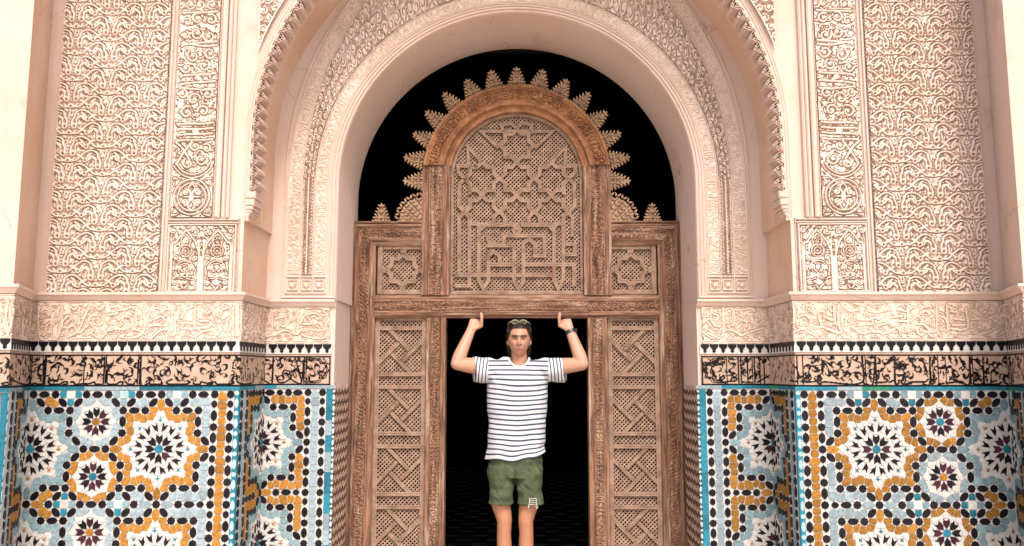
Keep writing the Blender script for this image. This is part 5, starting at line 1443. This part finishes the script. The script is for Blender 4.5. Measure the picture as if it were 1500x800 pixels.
class Loft:
    def __init__(s): s.mb = MB()
    def tube(s, rings, n=20, depth=(0, 1, 0), cap=True):
        """rings: (x, y, z, ra, rb): ra across the path, rb along the depth axis"""
        P_ = [Vector(r[:3]) for r in rings]; D0 = Vector(depth); rows = []
        rr = list(rings)
        for i, p in enumerate(P_):
            t = (P_[min(i + 1, len(P_) - 1)] - P_[max(i - 1, 0)]).normalized()
            a = t.cross(D0); a.normalize(); d = a.cross(t).normalized()
            rows.append([p + a * (rr[i][3] * math.cos(2 * PI * k / n)) + d * (rr[i][4] * math.sin(2 * PI * k / n)) for k in range(n)])
        v = [tuple(q) for r in rows for q in r]; f = [[i * n + k, i * n + (k + 1) % n, (i + 1) * n + (k + 1) % n, (i + 1) * n + k] for i in range(len(rows) - 1) for k in range(n)]
        f += [list(range(n))[::-1], [(len(rows) - 1) * n + k for k in range(n)]]
        s.mb.add(v, f)
    def ball(s, x, y, z, rx, ry, rz, fn=None, nu=40, nv=28):
        v = []; f = []
        for j in range(nv + 1):
            b = PI * j / nv
            for i in range(nu):
                a = 2 * PI * i / nu; p = (math.sin(b) * math.cos(a), math.sin(b) * math.sin(a), math.cos(b))
                if fn: p = fn(*p)
                v.append((x + p[0] * rx, y + p[1] * ry, z + p[2] * rz))
        for j in range(nv):
            for i in range(nu): f.append([j * nu + i, (j + 1) * nu + i, (j + 1) * nu + (i + 1) % nu, j * nu + (i + 1) % nu])
        s.mb.add(v, f)
    def finish(s, name, mt, parent, voxel, smooth=4, tint=None, fold=None, cut=None, warp=None):
        me = bpy.data.meshes.new('raw'); me.from_pydata(s.mb.v, [], s.mb.f); me.validate(); me.update()
        o = bpy.data.objects.new('raw', me); COL.objects.link(o)
        r = o.modifiers.new('r', 'REMESH'); r.mode = 'VOXEL'; r.voxel_size = voxel
        if smooth: q = o.modifiers.new('s', 'SMOOTH'); q.factor = .5; q.iterations = smooth
        dg = bpy.context.evaluated_depsgraph_get(); ev = o.evaluated_get(dg); m2 = bpy.data.meshes.new_from_object(ev)
        bpy.data.objects.remove(o)
        n = len(m2.vertices); co = np.empty(n * 3, np.float32); m2.vertices.foreach_get('co', co); co = co.reshape(-1, 3).astype(float)
        no = np.empty(n * 3, np.float32); m2.vertices.foreach_get('normal', no); no = no.reshape(-1, 3).astype(float)
        base = co.copy()
        if fold is not None: co = co + no * fold(co)[:, None]
        if cut is not None:
            import bmesh
            m2.vertices.foreach_set('co', co.ravel().astype(np.float32)); bm = bmesh.new(); bm.from_mesh(m2); bm.verts.ensure_lookup_table()
            k = cut(co); bmesh.ops.delete(bm, geom=[bm.verts[i] for i in np.nonzero(k)[0]], context='VERTS'); bm.to_mesh(m2); bm.free()
            n = len(m2.vertices); c2 = np.empty(n * 3, np.float32); m2.vertices.foreach_get('co', c2); co = c2.reshape(-1, 3).astype(float); base = co
        if warp is not None: co = warp(co)
        if tint is not None:
            nm, ty, val = tint(base)
            at_ = m2.attributes.new(nm, ty, 'POINT')
            if ty == 'FLOAT': at_.data.foreach_set('value', val.astype(np.float32))
            else: at_.data.foreach_set('color', val.astype(np.float32).ravel())
        pw = np.array(parent_world(parent)); m2.vertices.foreach_set('co', (co - pw).ravel().astype(np.float32))
        m2.materials.clear(); m2.materials.append(mt); m2.polygons.foreach_set('use_smooth', np.ones(len(m2.polygons), bool)); m2.name = name; m2.update()
        ob = bpy.data.objects.new(name, m2); return link(ob, parent)

man = thing('person', 'man in striped t-shirt and green shorts standing in the doorway, hands against the lintel', 'person', (0, -.03, .035))
FX, FY = .015, -.045                       # centre of the head
HZ, HTOP = 1.672, .118
def headshape(x, y, z):
    """unit sphere -> head; -y is the face"""
    # narrow jaw and flat sides
    k = 1.0
    if z < 0: k = 1 - .34 * min(1, -z) ** 1.5
    X = x * k * (1 - .06 * max(0, z)); Y = y
    if y < 0: Y = y * (1 - .10 * max(0, z)) ; 
    if z < 0 and y > 0: Y = y * (1 - .45 * min(1, -z))
    if z < -.3 and y < 0: Y = y * (1 + .10 * min(1, (-z - .3) / .6))
    g = lambda cx, cz, sx, sz: math.exp(-((x - cx) / sx) ** 2 - ((z - cz) / sz) ** 2)
    if y < -.2:
        Y += .13 * (g(-.36, -.02, .20, .13) + g(.36, -.02, .20, .13))            # sockets
        Y -= .07 * (g(-.36, .17, .30, .09) + g(.36, .17, .30, .09)) + .03 * g(0, .2, .3, .12)   # brow
        Y -= .06 * (g(-.48, -.28, .2, .16) + g(.48, -.28, .2, .16))              # cheekbones
        Y -= .07 * g(0, -.55, .26, .045) + .06 * g(0, -.66, .22, .05)            # lips
        Y += .035 * g(0, -.60, .26, .022)
        Y -= .07 * g(0, -.86, .22, .12)                                           # chin
    return X, Y, z
body = Loft()
body.ball(FX, FY, HZ, .074, .096, .120, headshape, 96, 72)
# nose, ears
body.tube([(FX, FY - .088, HZ + .016, .007, .006), (FX, FY - .097, HZ - .004, .0085, .008), (FX, FY - .106, HZ - .022, .011, .011), (FX, FY - .104, HZ - .032, .013, .010), (FX, FY - .094, HZ - .037, .010, .006)], 14)
for s in (-1, 1):
    body.ball(FX + s * .0125, FY - .094, HZ - .031, .007, .009, .006, None, 12, 8)
    body.ball(FX + s * .0745, FY + .006, HZ - .010, .008, .016, .030, None, 16, 12)
    body.ball(FX + s * .026, FY - .078, HZ - .001, .012, .010, .009, None, 16, 12)   # eyeballs inside the sockets
# neck and trunk
body.tube([(FX, FY + .018, HZ - .06, .050, .050), (FX, FY + .022, 1.56, .052, .053), (FX, FY + .026, 1.53, .057, .056), (.012, -.018, 1.505, .075, .060), (.010, -.015, 1.485, .12, .065)], 24)
body.tube([(.010, -.010, 1.515, .10, .050), (.008, -.010, 1.49, .155, .072), (.008, -.012, 1.44, .172, .092), (.006, -.012, 1.34, .168, .100), (.004, -.010, 1.22, .155, .095), (.0, -.008, 1.08, .145, .088), (-.004, -.008, .98, .155, .095), (-.008, -.008, .88, .160, .100), (-.010, -.008, .80, .145, .095)], 28)
# legs to the feet
for s, hx, kx, ax in ((-1, -.105, -.079, -.060), (1, .078, .056, .044)):
    body.tube([(hx, -.008, .86, .078, .085), (hx * .98, -.010, .74, .074, .080), (hx * .9 + kx * .1, -.014, .62, .062, .066), (kx, -.022, .52, .048, .054), (kx + s * .004, -.010, .44, .045, .050), (kx * .96 + ax * .04 + s * .003, .006, .36, .048, .056), ((kx + ax) / 2, .006, .26, .041, .045), (ax, .002, .16, .031, .034), (ax, .004, .10, .031, .036), (ax, .0, .065, .034, .045)], 22)
    body.tube([(ax, .045, .066, .028, .026), (ax, .0, .068, .034, .032), (ax + s * .006, -.07, .058, .040, .024), (ax + s * .010, -.13, .050, .044, .016), (ax + s * .012, -.165, .046, .036, .012)], 16, depth=(0, 0, 1))
    for k in range(5): body.ball(ax + s * (.012 + .0) + s * (k - 2) * .0165 * -1, -.178 + abs(k - .5) * .006, .045, .008 if k else .012, .016, .010, None, 12, 8)
# arms: shoulder, elbow out and forward, forearm up to the lintel
def arm(sx, sh, el, wr, palm, thumb_dir):
    S_, E_, W_ = Vector(sh), Vector(el), Vector(wr)
    L = lambda a, b, t: tuple(a.lerp(b, t))
    body.tube([(*L(S_, E_, -.12), .045, .05), (*L(S_, E_, .1), .054, .056), (*L(S_, E_, .35), .054, .054), (*L(S_, E_, .6), .051, .050), (*L(S_, E_, .85), .044, .043), (*L(S_, E_, 1.03), .038, .038)], 20)
    body.ball(*tuple(S_), .052, .052, .052)
    body.ball(*el, .036, .038, .036, None, 20, 14)
    body.tube([(*L(E_, W_, -.04), .034, .036), (*L(E_, W_, .10), .041, .041), (*L(E_, W_, .28), .043, .041), (*L(E_, W_, .5), .038, .036), (*L(E_, W_, .75), .034, .030), (*L(E_, W_, .93), .030, .023), (*L(E_, W_, 1.04), .030, .021)], 20)
    # palm bent back flat under the lintel
    P1 = Vector(palm); up = (P1 - W_).normalized()
    body.tube([(*tuple(W_), .029, .021), (*L(W_, P1, .4), .036, .020), (*L(W_, P1, .8), .041, .019), (*L(W_, P1, 1.05), .039, .017)], 20)
    side = Vector((thumb_dir, 0, 0))
    ax = up.cross(Vector((0, 1, 0))).normalized();  ax = ax if ax.x * thumb_dir > 0 else -ax
    # four fingers: knuckles at the top of the palm, bending back along the underside of the lintel
    for k, (o_, ln, r_) in enumerate(((.028, .070, .0092), (.009, .078, .0094), (-.010, .072, .0090), (-.028, .058, .0080))):
        b0 = P1 + ax * o_ - up * (.006 + .004 * abs(k - 1)); z_top = 1.814 - r_ - .001
        k1 = Vector((b0.x, b0.y + .008, min(b0.z + .020, z_top)))
        k2 = Vector((b0.x + ax.x * .002 * (1.5 - k), b0.y + .008 + ln * .48, z_top)); k3 = Vector((b0.x + ax.x * .003 * (1.5 - k), b0.y + .008 + ln * .78, z_top - .001)); k4 = Vector((k3.x, b0.y + .008 + ln, z_top - .004))
        body.tube([(*b0, r_ * 1.05, r_ * 1.05), (*k1, r_ * 1.08, r_ * 1.05), (*k1.lerp(k2, .5), r_ * .95, r_ * .92), (*k2, r_, r_ * .98), (*k3, r_ * .9, r_ * .88), (*k4, r_ * .6, r_ * .6)], 12, depth=(1, 0, 0))
    # thumb: leaves the inner side of the palm and lies up the front face of the lintel
    t0 = W_.lerp(P1, .35) + ax * .020; t1 = W_.lerp(P1, .85) + ax * .046 + Vector((0, -.018, 0)); t2 = Vector((t1.x + ax.x * .004, -.047, 1.816)); t3 = Vector((t1.x + ax.x * .000, -.0455, 1.836)); t4 = Vector((t1.x - ax.x * .004, -.0435, 1.849))
    body.tube([(*t0, .015, .014), (*t1, .0125, .0125), (*t2, .0115, .011), (*t3, .0115, .0100), (*t4, .0075, .007)], 14)
arm(-1, (-.155, -.012, 1.487), (-.388, -.115, 1.513), (-.298, -.030, 1.737), (-.268, -.012, 1.790), 1)
arm(1, (.172, -.012, 1.487), (.424, -.115, 1.511), (.345, -.030, 1.735), (.318, -.012, 1.790), -1)
def skin_tint(p):
    c = np.tile(np.array([.42, .235, .16, 1.]), (len(p), 1))
    x, y, z = p[:, 0] - FX, p[:, 1] - FY, p[:, 2] - HZ
    def blend(mask, col, a): c[:, :3] = c[:, :3] * (1 - (a * mask)[:, None]) + np.array(col) * (a * mask)[:, None]
    g = lambda cx, cz, sx, sz: np.exp(-((x - cx) / sx) ** 2 - ((z - cz) / sz) ** 2) * (y < -.04)
    legs = (p[:, 2] < .75); blend(legs.astype(float), (.34, .155, .08), .8)
    face = (np.abs(x) < .09) & (z > -.16) & (z < .15); blend(face.astype(float), (.38, .195, .12), .7)
    blend(np.clip(g(0, -.080, .050, .026), 0, 1), (.30, .15, .10), .45); blend(np.clip(g(-.028, .006, .019, .012) + g(.028, .006, .019, .012), 0, 1), (.20, .085, .055), .7)          # stubble; eye-socket shade painted into the skin
    blend(np.clip(g(0, -.048, .018, .004) * 1.2, 0, 1), (.25, .12, .09), .5)
    blend(np.clip(g(0, -.066, .021, .0065) * 1.3, 0, 1), (.40, .13, .10), .75)     # lips
    blend(np.clip(np.exp(-(x / .023) ** 4 - ((z + .0675 - 9 * x * x) / .0030) ** 2) * (y < -.04) * 1.5, 0, 1), (.10, .03, .02), .8)
    for s in (-1, 1):
        blend(np.clip(g(s * .028, .0185, .020, .0058) * 2.6, 0, 1), (.02, .010, .007), 1.)     # brows
        blend(np.clip(g(s * .012, .017, .006, .004), 0, 1), (.03, .015, .01), .7)
        blend(np.clip(g(s * .0265, .0005, .0105, .0042) * 1.6, 0, 1), (.42, .34, .30), .6)
        blend(np.clip(g(s * .0265, .005, .0150, .0042) * 2.2, 0, 1), (.04, .02, .015), .9)
        blend(np.clip(g(s * .0265, .0002, .0052, .0050) * 1.8, 0, 1), (.03, .018, .012), 1.)
        blend(np.clip(g(s * .008, -.040, .0045, .003) * 1.6, 0, 1), (.14, .05, .035), .7)
    return 'tint', 'FLOAT_COLOR', c
body.finish('body', M['skin'], man, .0042, 3, tint=skin_tint)

# ---- t-shirt
sh = Loft()
sh.tube([(.012, -.012, 1.552, .085, .048), (.010, -.012, 1.535, .130, .068), (.008, -.014, 1.50, .180, .088), (.008, -.016, 1.44, .196, .106), (.006, -.016, 1.36, .197, .116), (.004, -.016, 1.24, .192, .112), (.001, -.016, 1.10, .188, .108), (-.004, -.016, .98, .192, .112), (-.008, -.016, .925, .198, .116), (-.010, -.016, .893, .202, .118)], 40)
for s, S0, E0 in ((-1, (-.135, -.014, 1.475), (-.280, -.062, 1.472)), (1, (.150, -.014, 1.475), (.312, -.062, 1.474))):
    a, b = Vector(S0), Vector(E0)
    sh.tube([(*tuple(a.lerp(b, t)), ra, rb) for t, ra, rb in ((-.2, .07, .07), (.15, .078, .078), (.5, .080, .076), (.8, .080, .074), (1., .082, .074))], 26)
def folds(p):
    x, y, z = p.T; f = .0042 * vnoise(x * 22 + 9, z * 7) + .0030 * np.sin(z * 34 + x * 22 * np.sign(x)) * np.clip((np.abs(x) - .06) / .1, 0, 1) * np.clip((1.45 - z) / .3, 0, 1) + .0022 * vnoise(x * 9 + z * 20, z * 18 - x * 14)
    f += .006 * np.exp(-((np.abs(x - .01) - .165) / .03) ** 2) * np.sin(z * 70 + x * 60) * np.exp(-((z - 1.43) / .07) ** 2)      # armpit creases
    f += .004 * np.clip((1.1 - z) / .2, 0, 1) * np.sin(x * 48 + 1.3) ; return f
def stripes(p):
    x, y, z = p.T; d = np.where(x < 0, -x - .185, x - .205)
    wav = .003 * vnoise(x * 8, z * 9 + 3) - .010 * ((x - .01) / .2) ** 2 * np.clip((z - .9) / .3, 0, 1) + .012 * np.clip((np.abs(x - .01) - .05) / .15, 0, 1) * np.clip((z - 1.38) / .14, 0, 1)
    body_ = (z + wav) / .0312 + .1; sl_ = (np.abs(x) + .10 * (z - 1.47)) / .0215
    return 'stripe', 'FLOAT', np.where((d > 0) & (z > 1.36), sl_, body_)
def neckcut(p):
    x, y, z = p.T
    return (((x - .014) / .066) ** 2 + ((z - 1.560) / .066) ** 2 < 1) & (y < .0) | ((((x - .014) / .06) ** 2 + ((y + .02) / .055) ** 2 < 1) & (z > 1.50)) | (z < .902)
def hem(p):
    x, y, z = p.T; k = np.clip((1.02 - z) / .12, 0, 1); q = p.copy(); q[:, 2] = z + k * (.046 * np.clip((x - .0) / .19, 0, 1) ** 1.3 + .006 * np.sin(x * 38)); return q
sh.finish('t_shirt', M['shirt'], man, .0055, 4, tint=stripes, fold=folds, cut=neckcut, warp=hem)
co_ = Loft()
q = [(.014 + .067 * math.sin(t), -.104 + .050 * (1 - math.cos(t * .9)), 1.560 - .067 * math.cos(t), .0075, .006) for t in np.linspace(-1.45, 1.45, 16)]
co_.tube(q, 10); co_.mb.build('collar', M['cotton'], man, smooth=True)

# ---- shorts
so_ = Loft()
so_.tube([(-.008, -.012, .97, .165, .103), (-.008, -.012, .90, .172, .110), (-.010, -.012, .84, .176, .112), (-.012, -.012, .79, .172, .110)], 32)
for s, x0, x1 in ((-1, -.100, -.098), (1, .080, .080)):
    so_.tube([(x0, -.012, .86, .085, .104), (x0, -.014, .78, .086, .102), ((x0 + x1) / 2, -.016, .70, .083, .098), (x1, -.018, .66, .081, .094), (x1 - .0, -.018, .622, .081, .094)], 28)
def sfold(p):
    x, y, z = p.T; f = .0045 * vnoise(x * 16 + 2, z * 22) + .0025 * vnoise(x * 40, z * 44 + x * 30)
    f -= .008 * np.exp(-((x + .010) / .010) ** 2) * (z < .88)
    f += .004 * np.exp(-((z - .632) / .008) ** 2); return f
so_.finish('shorts', M['shorts'], man, .0055, 3, fold=sfold, cut=lambda p: p[:, 2] < .624)
# fly, pocket seams, turned hems, ripped patch with hanging threads
m = MB()
rip = Loft()
for k, (xa, xb, z) in enumerate(((.082, .118, .672), (.080, .120, .660), (.078, .122, .648), (.083, .118, .637))):
    y = -.128; rip.tube([(xa, y + .004, z, .0022, .0022), ((xa + xb) / 2, y - .001, z - .002, .0018, .0018), (xb, y + .010, z + .001, .0022, .0022)], 6, depth=(0, 0, 1))
for (xa, za, xb, zb) in ((.079, .675, .076, .620), (.120, .675, .124, .640), (.122, .642, .132, .612), (.076, .640, .072, .612), (.118, .63, .124, .604)):
    rip.tube([(xa, -.124, za, .0020, .0020), (xb, -.122, zb, .0014, .0014)], 6)
rip.mb.build('ripped_threads', M['thread'], man)
m = MB()
for z in (.666, .654, .643): m.box(.084, .117, -.1255, -.121, z - .0035, z + .0035)
m.build('rip_hole', M['hair'], man)
sm2 = Loft()
for s, x0 in ((-1, -.150), (1, .128)): sm2.tube([(x0, -.098, .885, .0022, .0022), (x0 + s * .022, -.075, .845, .0022, .0022), (x0 + s * .033, -.05, .825, .0022, .0022)], 6)
sm2.tube([(-.012, -.128, .885, .002, .002), (-.013, -.129, .84, .002, .002), (-.010, -.118, .80, .002, .002)], 6)
sm2.mb.build('seam', M['shorts'], man)

# ---- hair, sunglasses, wristwatch
ha = Loft()
def hs(x, y, z): return (x * (1 + .04 * (z < .2)), y, z)
ha.ball(FX, FY + .010, HZ + .028, .0775, .100, .103, None, 64, 44)
for s in (-1, 1):
    ha.tube([(FX + s * .058, FY - .015, HZ + .075, .022, .05), (FX + s * .070, FY + .022, HZ + .03, .017, .048), (FX + s * .071, FY + .038, HZ - .03, .015, .038), (FX + s * .064, FY + .045, HZ - .085, .014, .030), (FX + s * .058, FY + .048, HZ - .118, .006, .018)], 16)
ha.tube([(FX, FY + .07, HZ + .05, .06, .03), (FX, FY + .085, HZ - .02, .066, .03), (FX, FY + .075, HZ - .09, .060, .028), (FX, FY + .068, HZ - .12, .045, .02)], 18)
def hcut(p):
    x, y, z = p[:, 0] - FX, p[:, 1] - FY, p[:, 2] - HZ
    line = .068 - .32 * np.clip(np.abs(x) - .044, 0, 1) ** 1.0 * 1 - np.where(np.abs(x) > .052, (np.abs(x) - .052) * 5, 0)
    return (y < -.022) & (z < line)
def hfold(p): return .0016 * vnoise(p[:, 0] * 260, p[:, 2] * 40 + p[:, 1] * 40) + .0012 * vnoise(p[:, 0] * 90, p[:, 1] * 30)
ha.finish('hair', M['hair'], man, .0045, 2, fold=hfold, cut=hcut)

sg = Loft(); GZ, GY = HZ + .110, FY - .058
for s in (-1, 1):
    cx = FX + s * .0265; r = [(cx + .0215 * math.cos(2 * PI * k / 24), GY + .012 * (abs(cx - FX) / .03) * 0 - .010 * math.sin(2 * PI * k / 24) - .006 * 1, GZ + .0125 * math.sin(2 * PI * k / 24), .0022, .0022) for k in range(25)]
    sg.tube(r, 8)
    sg.tube([(FX + s * .048, GY - .004, GZ + .004, .0022, .0022), (FX + s * .070, GY + .03, GZ - .006, .002, .002), (FX + s * .076, GY + .075, GZ - .02, .002, .002)], 8)
sg.tube([(FX - .006, GY - .006, GZ + .002, .002, .002), (FX, GY - .009, GZ + .004, .002, .002), (FX + .006, GY - .006, GZ + .002, .002, .002)], 8)
sgo = sg.mb.build('sunglasses', M['metal_rim'], man, smooth=True)
m = MB()
for s in (-1, 1):
    cx = FX + s * .0265; n = 20; m.add([(cx + .0205 * math.cos(2 * PI * k / n), GY - .009 * math.sin(2 * PI * k / n) - .0065, GZ + .0115 * math.sin(2 * PI * k / n)) for k in range(n)], [list(range(n))])
m.build('lens', M['lens'], sgo)
wt = Loft(); Wc = Vector((.424, -.115, 1.511)).lerp(Vector((.345, -.030, 1.735)), .93); ax_ = (Vector((.345, -.030, 1.735)) - Vector((.424, -.115, 1.511))).normalized()
wt.tube([(*tuple(Wc - ax_ * .012), .0335, .027), (*tuple(Wc - ax_ * .011), .0355, .029), (*tuple(Wc + ax_ * .011), .0355, .029), (*tuple(Wc + ax_ * .012), .0335, .027)], 22)
wo = wt.mb.build('wristwatch', M['black_rubber'], man, smooth=False)
wf = Loft(); wf.ball(Wc.x + .036, Wc.y - .004, Wc.z + .008, .009, .017, .019, None, 16, 10); wf.mb.build('watch_face', M['black_rubber'], wo, smooth=True)
